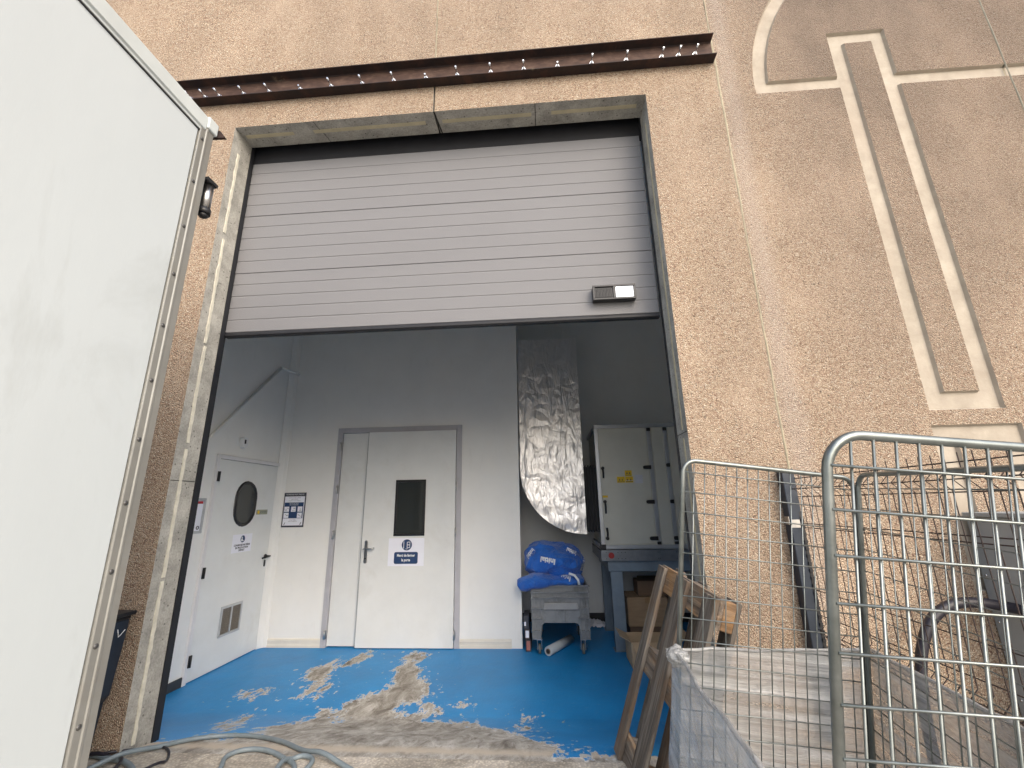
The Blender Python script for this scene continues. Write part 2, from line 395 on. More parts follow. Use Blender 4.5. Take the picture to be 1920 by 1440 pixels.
# ------------------------------------------------------------------ mesh helpers
class MB:
    def __init__(s): s.v = []; s.f = []; s.m = []; s.sm = []; s.g = []
    def add(s, vs, fs, mi=0, smooth=False, g=None):
        o = len(s.v); s.v += [tuple(v) for v in vs]
        s.g += [tuple(x) for x in (g if g is not None else vs)]
        for f in fs: s.f.append(tuple(i + o for i in f)); s.m.append(mi); s.sm.append(smooth)
    def box(s, x0, x1, y0, y1, z0, z1, mi=0, T=None, g=None):
        vs = [(x, y, z) for x in (x0, x1) for y in (y0, y1) for z in (z0, z1)]
        if g is None: gg = vs
        else: gg = [(g[0] + v[g[1]], g[0] * 1.7 + v[(g[1] + 1) % 3], g[0] * .6 + v[(g[1] + 2) % 3]) for v in vs]
        if T: vs = [T(Vector(v)) for v in vs]
        s.add(vs, [(0, 1, 3, 2), (4, 6, 7, 5), (0, 4, 5, 1), (2, 3, 7, 6), (0, 2, 6, 4), (1, 5, 7, 3)], mi, g=gg)
        return s
    def prism(s, poly, y0, y1, mi=0, mside=None, axis='y', T=None, caps=True):
        n = len(poly)
        def P(a, b, h): return {'y': (a, h, b), 'x': (h, a, b), 'z': (a, b, h)}[axis]
        vs = [P(a, b, y0) for a, b in poly] + [P(a, b, y1) for a, b in poly]
        if T: vs = [T(Vector(v)) for v in vs]
        o = len(s.v)
        if caps: s.add(vs, [tuple(range(n)), tuple(range(2 * n - 1, n - 1, -1))], mi)
        else: s.add(vs, [], mi)
        ms = mi if mside is None else mside
        for i in range(n):
            j = (i + 1) % n
            s.f.append((o + i, o + n + i, o + n + j, o + j)); s.m.append(ms); s.sm.append(False)
        return s
    def tube(s, pts, r, n=8, closed=False, mi=0, caps=True, smooth=True):
        pts = [Vector(p) for p in pts]; k = len(pts)
        rs = r if isinstance(r, (list, tuple)) else [r] * k
        up = None; vs = []
        for i, p in enumerate(pts):
            if closed: t = (pts[(i + 1) % k] - pts[i - 1])
            else: t = pts[min(i + 1, k - 1)] - pts[max(i - 1, 0)]
            if t.length < 1e-9: t = Vector((0, 0, 1))
            t.normalize()
            if up is None:
                up = Vector((0, 0, 1)) if abs(t.z) < .9 else Vector((1, 0, 0))
            a = up - t * up.dot(t)
            if a.length < 1e-5: a = t.orthogonal()
            a.normalize(); up = a; b = t.cross(a)
            for q in range(n):
                an = 2 * math.pi * q / n
                vs.append(p + (a * math.cos(an) + b * math.sin(an)) * rs[i])
        fs = []
        for i in range(k if closed else k - 1):
            j = (i + 1) % k
            for q in range(n):
                q2 = (q + 1) % n
                fs.append((i * n + q, i * n + q2, j * n + q2, j * n + q))
        o = len(s.v); s.add(vs, fs, mi, smooth)
        if caps and not closed:
            s.f.append(tuple(o + q for q in range(n - 1, -1, -1))); s.m.append(mi); s.sm.append(False)
            s.f.append(tuple(o + (k - 1) * n + q for q in range(n))); s.m.append(mi); s.sm.append(False)
        return s
    def cyl(s, p0, p1, r0, r1=None, n=16, mi=0, smooth=True):
        return s.tube([p0, p1], [r0, r0 if r1 is None else r1], n, mi=mi, smooth=smooth)
    def sphere(s, c, rad, n=12, mi=0):
        c = Vector(c); rad = (rad,) * 3 if isinstance(rad, (int, float)) else rad
        vs = []; fs = []
        for i in range(n // 2 + 1):
            th = math.pi * i / (n // 2)
            for j in range(n):
                ph = 2 * math.pi * j / n
                vs.append(c + Vector((rad[0] * math.sin(th) * math.cos(ph), rad[1] * math.sin(th) * math.sin(ph), rad[2] * math.cos(th))))
        for i in range(n // 2):
            for j in range(n):
                j2 = (j + 1) % n
                fs.append((i * n + j, (i + 1) * n + j, (i + 1) * n + j2, i * n + j2))
        s.add(vs, fs, mi, True); return s

def wloc(o):
    v = Vector((0, 0, 0))
    while o is not None: v += o.location; o = o.parent
    return v
def link(o): COL.objects.link(o); return o
def obj(name, mb, mats, parent=None, loc=None, bevel=0, segs=2, merge=False, fixn=True):
    me = bpy.data.meshes.new(name)
    off = wloc(parent) if parent else Vector((0, 0, 0))
    if loc is not None: off = off + (Vector(loc) - off)
    me.from_pydata([tuple(Vector(v) - off) for v in mb.v], [], mb.f)
    for m in (mats if isinstance(mats, (list, tuple)) else [mats]): me.materials.append(m)
    me.polygons.foreach_set('material_index', mb.m); me.polygons.foreach_set('use_smooth', mb.sm)
    at = me.attributes.new('grain', 'FLOAT_VECTOR', 'POINT')
    at.data.foreach_set('vector', [c for g in mb.g for c in g])
    me.update()
    if fixn:
        bm = bmesh.new(); bm.from_mesh(me)
        if merge: bmesh.ops.remove_doubles(bm, verts=bm.verts, dist=1e-5)
        bmesh.ops.recalc_face_normals(bm, faces=bm.faces); bm.to_mesh(me); bm.free()
    o = link(bpy.data.objects.new(name, me))
    if parent: o.parent = parent
    if loc is not None: o.location = Vector(loc) - (wloc(parent) if parent else Vector((0, 0, 0)))
    if bevel:
        b = o.modifiers.new('bevel', 'BEVEL'); b.width = bevel; b.segments = segs; b.limit_method = 'ANGLE'; b.angle_limit = R(40)
    return o
def thing(name, label, cat, loc=(0, 0, 0), group=None):
    o = link(bpy.data.objects.new(name, None)); o.location = loc; o.empty_display_size = .1
    o['label'] = label; o['category'] = cat
    if group: o['group'] = group
    return o
def tag(o, label, cat, group=None):
    o['label'] = label; o['category'] = cat
    if group: o['group'] = group
    return o
def struct(o, kind='structure'): o['kind'] = kind; return o

def text(name, body, size, mat, parent, T, align='CENTER', loc=None, depth=.0008, squash=1.0, bold=0.0):
    """text laid out in local x/y, mapped to world by T(x, y, h)"""
    c = bpy.data.curves.new(name, 'FONT'); c.body = body; c.size = size; c.align_x = align; c.align_y = 'CENTER'
    c.extrude = 0; c.resolution_u = 3; c.space_line = 1.1; c.offset = bold
    o = link(bpy.data.objects.new(name, c)); bpy.context.view_layer.update()
    dg = bpy.context.evaluated_depsgraph_get()
    me = o.evaluated_get(dg).to_mesh()
    mb = MB(); mb.add([T(v.co.x * squash, v.co.y, depth) for v in me.vertices], [tuple(p.vertices) for p in me.polygons])
    bpy.data.objects.remove(o)
    return obj(name, mb, mat, parent, fixn=False)

def Tx(x, y, z):   # plane facing -y: local x -> +x
    return lambda a, b, h: (x + a, y - h, z + b)
def Tl(x, y, z):   # plane x = const facing +x: local x -> +y
    return lambda a, b, h: (x + h, y + a, z + b)

def G(y):
    if y >= 1.25: return 0.
    if y <= .05: return .30
    t = (1.25 - y) / 1.2
    return .30 * t * t * (3 - 2 * t) * .5 + .30 * t * .5

# ------------------------------------------------------------------ ground, floor, ceiling
def sdf(P, X, Y):
    P = np.array(P); n = len(P)
    d = np.full(X.shape, 1e9); inside = np.zeros(X.shape, bool)
    for i in range(n):
        a = P[i]; b = P[(i + 1) % n]; e = b - a
        wx = X - a[0]; wy = Y - a[1]
        tt = np.clip((wx * e[0] + wy * e[1]) / max(e @ e, 1e-12), 0, 1)
        d = np.minimum(d, np.hypot(wx - e[0] * tt, wy - e[1] * tt))
        c = ((a[1] > Y) != (b[1] > Y)) & (X < (b[0] - a[0]) * (Y - a[1]) / (b[1] - a[1] + 1e-12) + a[0])
        inside ^= c
    return np.where(inside, d, -d)
PEEL = [
 [(0.732, 2.743), (0.733, 2.275), (0.807, 1.949), (0.82, 1.747), (0.693, 1.61), (0.615, 1.507), (0.563, 1.387), (0.502, 1.34), (0.433, 1.272), (0.439, 1.068), (0.371, 0.915), (0.28, 0.847), (0.411, 0.495), (0.343, 0.354), (0.219, 0.306), (0.046, 0.248), (-0.087, 0.221), (-2, -.3), (6, -.3), (6, 0.118), (2.938, 0.118), (2.64, 0.155), (2.485, 0.173), (2.364, 0.119), (2.331, 0.364), (2.153, 0.507), (2.022, 0.822), (1.834, 0.959), (1.708, 1.08), (1.546, 1.145), (1.302, 1.129), (1.409, 1.326), (1.309, 1.481), (1.177, 1.5), (1.226, 1.678), (1.175, 1.87), (1.064, 2.017), (0.944, 2.351), (0.916, 2.746)],
 [(0.013, 2.523), (-0.017, 2.331), (-0.093, 2.221), (-0.069, 1.989), (0.102, 1.9), (0.123, 1.727), (0.112, 1.542), (0.164, 1.569), (0.233, 1.787), (0.145, 2.058), (0.098, 2.261)],
 [(0.257, 2.779), (0.175, 2.566), (0.172, 2.298), (0.225, 2.3), (0.307, 2.45), (0.353, 2.61)],
 [(-0.117, 1.253), (0.001, 0.875), (0.194, 0.449), (0.224, 0.453), (0.053, 0.881), (-0.056, 1.226)],
 [(-0.402, 1.567), (-0.385, 1.642), (-0.288, 1.602), (-0.246, 1.506), (-0.334, 1.518)],
 [(-0.299, 1.688), (-0.242, 1.717), (-0.2, 1.626), (-0.239, 1.604)],
 [(-0.116, 0.975), (-0.004, 0.91), (0.131, 0.634), (0.049, 0.688)],
 [(1.52, 1.473), (1.595, 1.462), (1.592, 1.416), (1.536, 1.414)],
 [(2.084, 1.284), (2.129, 1.265), (2.116, 1.179), (2.095, 1.204)],
 [(2.024, 1.022), (2.115, 0.994), (2.102, 0.896), (2.041, 0.91)],
 [(0.198, 1.903), (0.237, 1.874), (0.306, 1.599), (0.301, 1.522), (0.245, 1.587), (0.238, 1.731)]]
HOLES = [[(1.064, 1.358), (1.079, 1.474), (1.18, 1.453), (1.229, 1.32), (1.166, 1.262), (1.089, 1.285)],
 [(0.617, 1.195), (0.657, 1.23), (0.737, 1.074), (0.702, 1.036)]]
xs = np.arange(-1.25, 4.81, .025); ys = np.concatenate([np.arange(.04, 3.1, .025), np.arange(3.1, 4.2, .1)])
X, Y = np.meshgrid(xs, ys)
S = np.full(X.shape, -9.)
for k, P in enumerate(PEEL):
    d = sdf(P, X, Y)
    if 0 < k: d = d * 1.0 + .012
    S = np.maximum(S, d)
for P in HOLES: S = np.minimum(S, -sdf(P, X, Y))
S = np.clip(S, -.35, .35)
S = np.where(S < 0, S - .012, S)
mb = MB(); nx = len(xs); ny = len(ys)
mb.add([(x, y, G(y)) for y in ys for x in xs], [(j * nx + i, j * nx + i + 1, (j + 1) * nx + i + 1, (j + 1) * nx + i) for j in range(ny - 1) for i in range(nx - 1)], 0, True)
fl = struct(obj('floor', mb, FLOORM))
pa = fl.data.attributes.new('peel', 'FLOAT', 'POINT'); pa.data.foreach_set('value', S.ravel().astype(np.float32))
mb = MB(); gx = [-80, -20, -6, -2, 0, 1, 2, 3, 4, 6, 9, 20, 80]; gy = [-90, -25, -8, -3, -1.5, -.6, .05]
mb.add([(x, y, .302) for y in gy for x in gx], [(j * 13 + i, j * 13 + i + 1, (j + 1) * 13 + i + 1, (j + 1) * 13 + i) for j in range(6) for i in range(12)])
struct(obj('ground', mb, GROUND))
mb = MB(); mb.box(-1.3, 4.9, .2, 4.3, 5.2, 5.3); struct(obj('ceiling', mb, WALLW))

# ------------------------------------------------------------------ building facade
bld = thing('warehouse_building', 'pinkish exposed-aggregate concrete warehouse wall round the loading doorway', 'building', (0, 0, 0))
TH = .20; ZT = 4.38; XR = 3.108; HT = 9.0; ZB = -.05
def panel(poly, cutters=()):
    mb = MB(); n = len(poly)
    mb.add([(a, 0, b) for a, b in poly] + [(a, TH, b) for a, b in poly], [tuple(range(n))], 0)
    o = 0
    mb.f.append(tuple(range(2 * n - 1, n - 1, -1))); mb.m.append(1); mb.sm.append(False)
    for i in range(n):
        j = (i + 1) % n
        mb.f.append((i, n + i, n + j, j)); mb.m.append(1); mb.sm.append(False)
    ob = obj('wall_panel', mb, [AGG, CONC, RELIEF], bld)
    for c in cutters:
        md = ob.modifiers.new('cut', 'BOOLEAN'); md.object = c; md.operation = 'DIFFERENCE'; md.solver = 'EXACT'
        try: md.material_mode = 'TRANSFER'
        except Exception: pass
    if cutters:
        bpy.context.view_layer.update()
        dg = bpy.context.evaluated_depsgraph_get()
        me = bpy.data.meshes.new_from_object(ob.evaluated_get(dg))
        ob.modifiers.clear(); ob.data = me
        for c in cutters: bpy.data.objects.remove(c)
    return ob
def cutter(path, hw, closed, depth=.021, ch=.009):
    """trapezoid groove swept along a path in the x-z plane"""
    n = len(path); P = [Vector(p) for p in path]; vs = []
    for i in range(n):
        a = P[i - 1] if (closed or i > 0) else None; b = P[(i + 1) % n] if (closed or i < n - 1) else None
        d1 = (P[i] - a).normalized() if a is not None else None
        d2 = (b - P[i]).normalized() if b is not None else None
        if d1 is None: d1 = d2
        if d2 is None: d2 = d1
        n1 = Vector((-d1.y, d1.x)); n2 = Vector((-d2.y, d2.x)); m = (n1 + n2).normalized(); k = 1 / max(.3, m.dot(n1))
        for off, y in ((hw + ch * 1.3, -.01), (hw, depth), (-hw, depth), (-hw - ch * 1.3, -.01)):
            q = P[i] + m * off * k; vs.append((q.x, y, q.y))
    fs = []
    for i in range(n if closed else n - 1):
        j = (i + 1) % n
        for q in range(4): fs.append((i * 4 + q, i * 4 + (q + 1) % 4, j * 4 + (q + 1) % 4, j * 4 + q))
    if not closed: fs += [(3, 2, 1, 0), tuple(n * 4 - 4 + q for q in range(4))]
    mb = MB(); mb.add(vs, fs)
    return obj('cutter', mb, [RELIEF])
arc = [(5.465 - 1.55 * math.cos(a), 4.34 + 1.55 * math.sin(a)) for a in [math.pi * k / 40 for k in range(41)]]
g_ = .006
panel([(-2.4, ZB), (0, ZB), (0, ZT), (1.555 - g_, ZT), (1.555 - g_, HT), (-2.4, HT)])
panel([(1.555 + g_, ZT), (XR, ZT), (XR, ZB), (3.627 - g_, ZB), (3.627 - g_, HT), (1.555 + g_, HT)])
ring1 = [(4.485, 2.06), (4.485, 4.745), (4.775, 4.745), (4.775, 2.06)]
ring2 = [(4.475, 1.14), (4.475, 1.865), (4.825, 1.865), (4.825, 1.14)]
panel([(3.627 + g_, ZB), (5.526 - g_, ZB), (5.526 - g_, HT), (3.627 + g_, HT)],
      [cutter(ring1, .045, True), cutter(ring2, .05, True), cutter([(3.87, 4.355), (4.45, 4.35)], .044, False), cutter([(4.81, 4.345), (5.7, 4.335)], .044, False), cutter(arc, .042, False)])
panel([(5.526 + g_, ZB), (7.6, ZB), (7.6, HT), (5.526 + g_, HT)], [cutter([(5.3, 4.335), (7.06, 4.335)], .044, False), cutter(arc, .042, False)])
panel([(7.6 + 2 * g_, ZB), (11, ZB), (11, HT), (7.6 + 2 * g_, HT)])
panel([(-6, ZB), (-2.4 - 2 * g_, ZB), (-2.4 - 2 * g_, HT), (-6, HT)])
for x, z0, ww in ((3.627, ZB, .009), (1.555, 4.82, .006), (5.526, ZB, .008), (7.606, ZB, .008), (-2.406, ZB, .008)):
    mb = MB(); pts = []
    for k in range(60):
        z = z0 + (HT - z0) * k / 59
        pts.append((x + .002 * math.sin(k * 1.7), z))
    vs = []; fs = []
    for k, (a, z) in enumerate(pts):
        wd = ww * (.75 + .35 * noise.noise(Vector((x, z * 3, 0))))
        vs += [(a - wd, .0, z), (a - wd * .4, -.0035, z), (a + wd * .4, -.0035, z), (a + wd, .0, z), (a - wd, .03, z), (a + wd, .03, z)]
    for k in range(59):
        b = k * 6; c = b + 6
        for p, q in ((0, 1), (1, 2), (2, 3)): fs.append((b + p, b + q, c + q, c + p))
    mb.add([(v[0], v[1] + .0, v[2]) for v in vs], fs, 0, True)
    obj('joint_sealant', mb, SEAL if x < 4 else SEALG, bld)
for x in (5.526, 7.606): obj('joint_backing', MB().box(x - .0055, x + .0055, .022, .03, ZB, HT), SEAL, bld)
# roof slab and side returns, so the building is a closed volume
mb = MB(); mb.box(-6, 11, TH + .003, 12, HT - .2, HT); mb.box(-6, -5.8, TH + .003, 12, .1, HT - .203); mb.box(10.8, 11, TH + .003, 12, .1, HT - .203); mb.box(-6, 11, 12.003, 12.2, .1, HT)
obj('rear_shell', mb, CONC, bld)

def ribbon(name, mat, along, a0, a1, fixed, c, wdt, seed, parent=bld, rough=.25, thick=.003):
    """irregular thin strip. along: 'z' on a jamb (x=fixed face), 'x' on the soffit (z=fixed)"""
    n = max(8, int((a1 - a0) / .035)); vs = []; fs = []
    for k in range(n + 1):
        a = a0 + (a1 - a0) * k / n
        e1_ = c - wdt * (.5 + rough * noise.noise(Vector((a * 40, seed, 0)))); e2_ = c + wdt * (.5 + rough * noise.noise(Vector((a * 22, seed + 5, 3))))
        for e in (e1_, e2_):
            if along == 'z': vs += [(fixed[0], e, a), (fixed[0] + fixed[1] * thick, e, a)]
            else: vs += [(a, e, fixed[0]), (a, e, fixed[0] + fixed[1] * thick)]
    for k in range(n):
        b = 4 * k; d = b + 4
        fs += [(b + 1, b + 3, d + 3, d + 1), (b, b + 1, d + 1, d), (b + 3, b + 2, d + 2, d + 3)]
    mb = MB(); mb.add(vs, fs); return obj(name, mb, mat, parent)
for s_, (a, b) in enumerate(((.32, 1.14), (1.16, 1.92), (1.96, 2.62), (2.64, 3.45), (3.5, 4.2))):
    ribbon('jamb_strip', TAPE, 'z', a, b, (0, 1), .078 + .004 * math.sin(s_), .021, s_ * 3.1, rough=.35, thick=.005)
for s_, (a, b) in enumerate(((.6, 1.9), (1.95, 4.2))):
    ribbon('jamb_strip', TAPE2, 'z', a, b, (XR, -1), .085, .022, s_ * 7.3)
for s_, (a, b) in enumerate(((.03, .42), (.58, 1.47), (1.6, 2.28), (2.43, 3.06))):
    ribbon('soffit_strip', TAPE2, 'x', a, b, (ZT, -1), .092, .03, s_ * 5.7, rough=.06)
for a, wd in ((.62, .004), (1.555, .012), (2.31, .005)):
    mb = MB(); vs = []; n = 10
    for k in range(n + 1):
        y = TH * k / n; o_ = (.05 * (k / n) + .006 * noise.noise(Vector((a * 9, y * 40, 0)))) if a < 1 else (.02 * k / n if a < 2 else 0)
        vs += [(a + o_ - wd / 2, y, ZT - .0025), (a + o_ + wd / 2, y, ZT - .0025)]
    mb.add(vs, [(2 * k, 2 * k + 1, 2 * k + 3, 2 * k + 2) for k in range(n)]); obj('soffit_joint', mb, JOINTD, bld)
for z, wd, X_, sg in ((1.72, .004, 0, 1), (1.93, .003, XR, -1)):
    mb = MB(); mb.box(X_ if sg > 0 else X_ - .002, X_ + .002 if sg > 0 else X_, .005, TH - .005, z, z + wd); obj('jamb_joint', mb, JOINTD, bld)

# ------------------------------------------------------------------ steel channel above the door
bm_ = thing('steel_channel', 'rusty steel channel bolted to the wall above the doorway', 'steel beam', (1.6, 0, 4.61))
X0, X1, Z0, Z1, FL = -.62, 3.615, 4.612, 4.807, .075
mb = MB()
mb.prism([(-.012, Z0 + .009), (-.012, Z1 - .009), (-.002, Z1 - .009), (-.002, Z0 + .009)], X0, X1, axis='x'); obj('web', mb, RUSTW, bm_)
for z0, z1, k in ((Z1 - .009, Z1, -1), (Z0, Z0 + .009, 1)):
    mb = MB()
    if k < 0: poly = [(-.002, z1), (-FL, z1), (-FL, z0 + .003), (-.02, z0 - .004), (-.012, z0 - .012), (-.0121, z0), (-.002, z0)]
    else: poly = [(-.002, z0), (-FL, z0), (-FL, z1 - .003), (-.02, z1 + .004), (-.012, z1 + .012), (-.0121, z1), (-.002, z1)]
    mb.prism(poly, X0, X1, axis='x'); obj('flange', mb, RUST, bm_)
BX = [-0.40, -0.279, -0.162, 0.038, 0.246, 0.498, 0.746, 0.992, 1.24, 1.49, 1.732, 1.987, 2.236, 2.488, 2.741, 2.993, 3.249, 3.37, 3.489]
short = {5, 9, 13}
bolt0 = {}
for i, x in enumerate(BX):
    ln = .026 if i in short else .062
    z = 4.683 + .009 * (x + .3) / 3.8
    key = i in short
    if key not in bolt0:
        mb = MB(); mb.cyl((x, -.0122, z), (x, -.0155, z), .016, n=16); mb.cyl((x, -.0155, z), (x, -.027, z), .0118, n=6, smooth=False)
        mb.cyl((x, -.027, z), (x, -.027 - ln, z), .006, n=10)
        b = obj('anchor_bolt', mb, ZINC, bm_, loc=(x, -.012, z)); bolt0[key] = b
    else:
        b = bolt0[key].copy(); link(b); b.parent = bm_; b.location = Vector((x, -.012, z)) - bm_.location

# ------------------------------------------------------------------ sectional door
DY = .252
sd_ = thing('sectional_door', 'grey ribbed sectional garage door raised halfway in the doorway', 'garage door', (1.55, DY, 2.75))
def section(z0, z1):
    n = 5; h = (z1 - z0); prof = []
    prof.append((DY + .04, z0)); prof.append((DY + .004, z0)); prof.append((DY, z0 + .003))
    for k in range(1, n):
        z = z0 + h * k / n
        if z0 + .02 < z < z1 - .02: prof += [(DY, z - .006), (DY + .0035, z - .001), (DY + .0035, z + .001), (DY, z + .006)]
    prof += [(DY, z1 - .003), (DY + .004, z1), (DY + .04, z1)]
    mb = MB(); mb.prism(prof, -.005, 3.10, axis='x'); return obj('door_section', mb, SECT, sd_)
section(2.786, 3.2635); section(3.2655, 3.7645); section(3.7665, 4.265)
mb = MB(); mb.prism([(DY + .004, 2.752), (DY - .004, 2.760), (DY - .004, 2.772), (DY + .002, 2.784), (DY + .038, 2.784), (DY + .038, 2.752)], -.005, 3.10, axis='x'); obj('bottom_seal', mb, RUBBER, sd_)
mb = MB(); mb.box(-.1, 3.2, DY + .004, DY + .06, 4.268, 5.0); obj('header_panel', mb, RUBBER, sd_)
mb = MB(); mb.box(-.005, 3.105, DY + .05, DY + .06, 3.0, 4.26); obj('door_backing', mb, SECT, sd_)
mb = MB(); mb.box(-.10, .004, TH + .003, TH + .036, .05, 4.5); mb.box(-.10, -.012, TH + .037, DY + .02, .05, 4.5); obj('guide_rail', mb, RUBBER, sd_)
mb = MB(); mb.box(XR - .004, XR + .1, TH + .003, TH + .036, .05, 4.5); mb.box(XR + .01, XR + .1, TH + .037, DY + .02, .05, 4.5); obj('guide_rail', mb, RUBBER, sd_)
fld = thing('floodlight', 'small black floodlight with a bright white square on the grey door', 'lamp', (2.8, DY, 2.79))
mb = MB(); x0, x1, z0, z1 = 2.655, 2.944, 2.872, 2.98
mb.box(x0, x1, DY - .05, DY - .003, z0, z1); obj('housing', mb, BLACKM, fld, bevel=.004)
mb = MB()
for a, b, c, d in ((x0, x1, z1 - .012, z1), (x0, x1, z0, z0 + .012), (x0, x0 + .014, z0 + .0125, z1 - .0125), (x1 - .014, x1, z0 + .0125, z1 - .0125), (2.792, 2.808, z0 + .0125, z1 - .0125)):
    mb.box(a, b, DY - .062, DY - .0505, c, d)
obj('bezel', mb, BLACKM, fld, bevel=.0015)
mb = MB(); mb.box(2.812, 2.928, DY - .055, DY - .0505, z1 - .090, z1 - .015); obj('diffuser', mb, LAMPW, fld)
mb = MB()
for k in range(12): mb.box(2.672 + k * .0098, 2.676 + k * .0098, DY - .058, DY - .0505, z0 + .02, z1 - .02)
obj('heat_fins', mb, BLACKP, fld)

# ------------------------------------------------------------------ interior partitions
XL, YB, XE = -1.09, 2.893, 1.957
iw = thing('interior_wall', 'white panelled side wall left inside the doorway, with the oval-window door', 'wall', (XL, 1.5, 0))
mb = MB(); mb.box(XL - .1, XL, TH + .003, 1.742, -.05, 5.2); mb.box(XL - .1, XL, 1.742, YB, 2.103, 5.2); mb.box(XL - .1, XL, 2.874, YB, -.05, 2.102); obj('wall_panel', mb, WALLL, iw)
mb = MB(); mb.box(XL + .001, XL + .016, .35, 1.742, -.02, .078); obj('skirting', mb, SKIRTD, iw, bevel=.003)
bw = thing('interior_wall', 'white back wall inside the doorway, behind the grey-framed double door', 'wall', (.5, YB, 0))
mb = MB(); DX0, DX1, DZ = -.363, 1.25, 2.53
mb.box(XL - .1, DX0, YB, YB + .1, -.05, 5.2); mb.box(DX1, XE, YB, YB + .1, -.05, 5.2); mb.box(DX0, DX1, YB, YB + .1, DZ, 5.2)
obj('wall_panel', mb, WALLW, bw)
mb = MB(); mb.box(XE - .115, XE + .004, YB - .006, YB - .001, 0, 4.9); mb.box(XE + .0005, XE + .004, YB, YB + .1, 0, 4.9); obj('end_trim', mb, WALLW, bw)
for a, b in ((XL + .09, DX0 - .002), (DX1 + .002, XE - .117)):
    mb = MB(); mb.prism([(YB - .001, 0), (YB - .016, 0), (YB - .016, .025), (YB - .010, .032), (YB - .010, .058), (YB - .016, .064), (YB - .012, .085), (YB - .001, .092)], a, b, axis='x'); obj('skirting', mb, SKIRTW, bw)
mb = MB(); r_ = .075; pts = [(XL + .001, YB - r_)]
for k in range(7):
    a = R(90) * k / 6; pts.append((XL + r_ - r_ * math.cos(a) * .9, YB - r_ + r_ * .0 + (math.sin(a)) * r_ * .9))
pts += [(XL + r_, YB - .001), (XL + .001, YB - .001)]
mb.prism([(XL + .0015, YB - .085), (XL + .012, YB - .085), (XL + .03, YB - .045), (XL + .05, YB - .022), (XL + .088, YB - .010), (XL + .088, YB - .0015), (XL + .0015, YB - .0015)], 0.0, 5.15, axis='z')
obj('corner_cove', mb, WALLW, bw, bevel=.004)
aw = thing('interior_wall', 'pale wall at the back of the recess behind the grey bin', 'wall', (3.2, 4.05, 0))
mb = MB(); mb.box(1.7, 4.9, 4.05, 4.15, -.05, 5.2); mb.box(1.72, 1.80, YB + .1, 4.05, -.05, 5.2); obj('wall_panel', mb, WALLW, aw)
mb = MB(); mb.box(1.81, 4.58, 4.035, 4.049, 0, .11); obj('skirting', mb, SKIRTD, aw)
mb = MB(); mb.box(2.62, 2.66, 4.0, 4.049, .112, 4.6); obj('wall_joint', mb, WALLW, aw)
rw = thing('interior_wall', 'pale side wall on the right, beyond the air handling unit', 'wall', (4.6, 2, 0))
mb = MB(); mb.box(4.6, 4.7, TH + .003, 4.05, -.05, 5.2); obj('wall_panel', mb, WALLW, rw)

cd = thing('cable_conduit', 'thin white conduit running diagonally up the inside left wall', 'conduit', (XL, 1.6, 2.2))
mb = MB()
pp = [(XL + .02, .9, 1.53), (XL + .02, 2.603, 3.298), (-.985, YB - .02, 3.288)]
mb.tube([Vector(p) for p in pp[:2]], .017, 10); mb.tube([Vector(p) for p in pp[1:]], .017, 10); mb.sphere(pp[1], .0175, 10)
obj('pipe', mb, WALLW, cd)

sn = thing('motion_sensor', 'small white motion sensor on the wall above the oval-window door', 'sensor', (XL, 2.08, 2.2))  # wall-mounted motion sensor with a dark lens
mb = MB(); mb.prism([(2.045, 2.30), (2.055, 2.315), (2.115, 2.315), (2.125, 2.30), (2.125, 2.235), (2.11, 2.205), (2.085, 2.195), (2.06, 2.205), (2.045, 2.235)], XL + .001, XL + .055, axis='x'); obj('housing', mb, WHITEI, sn, bevel=.006)
mb = MB(); mb.box(XL + .056, XL + .059, 2.06, 2.083, 2.245, 2.29); obj('lens', mb, BLACKP, sn)

# ---- left door
ld = thing('hinged_door', 'white side door with a black-rimmed oval window and bottom vent', 'door', (XL, 2.3, 0))
Y0, Y1, DT = 1.744, 2.872, 2.098
mb = MB(); f = .042
mb.box(XL - .06, XL + .022, Y0, Y0 + f, 0, DT); mb.box(XL - .06, XL + .022, Y1 - f, Y1, 0, DT); mb.box(XL - .06, XL + .022, Y0 + f + .0005, Y1 - f - .0005, DT - f, DT)
obj('door_frame', mb, FRAMEW, ld, bevel=.003)
lf = None
mb = MB(); mb.box(XL - .04, XL + .010, Y0 + f + .004, Y1 - f - .004, .008, DT - f - .004); lf = obj('door_leaf', mb, DOORW, ld, bevel=.003)
def stad(yc, zc, hy, hz, n=10):
    pts = []
    for k in range(n + 1): a = math.pi * k / n; pts.append((yc + hy * math.cos(a), zc + (hz - hy) + hy * math.sin(a)))
    for k in range(n + 1): a = math.pi + math.pi * k / n; pts.append((yc + hy * math.cos(a), zc - (hz - hy) + hy * math.sin(a)))
    return pts
xf_ = XL + .0105
o_ = stad(2.28, 1.604, .183, .247); i_ = stad(2.28, 1.604, .148, .212)
mb = MB(); n = len(o_)
vs = [(xf_, a, b) for a, b in o_] + [(xf_ + .014, a, b) for a, b in stad(2.28, 1.604, .175, .239)] + [(xf_ + .014, a, b) for a, b in stad(2.28, 1.604, .156, .220)] + [(xf_, a, b) for a, b in i_]
mb.add(vs, [(k * n + i, k * n + (i + 1) % n, (k + 1) * n + (i + 1) % n, (k + 1) * n + i) for k in range(3) for i in range(n)], 0, True)
ow = obj('door_window', mb, BLACKP, ld)
mb = MB(); mb.prism([(a, b) for a, b in i_], xf_ + .0005, xf_ + .003, axis='x'); obj('pane', mb, GLASS, ow)
mb = MB(); mb.box(xf_, xf_ + .0015, 2.49, 2.70, 1.481, 1.535); st_ = obj('door_sticker', mb, STICKG, ld)
mb = MB(); mb.cyl((xf_ + .0016, 2.53, 1.508), (xf_ + .0025, 2.53, 1.508), .02, n=16); obj('warning_symbol', mb, YELLOW, st_)
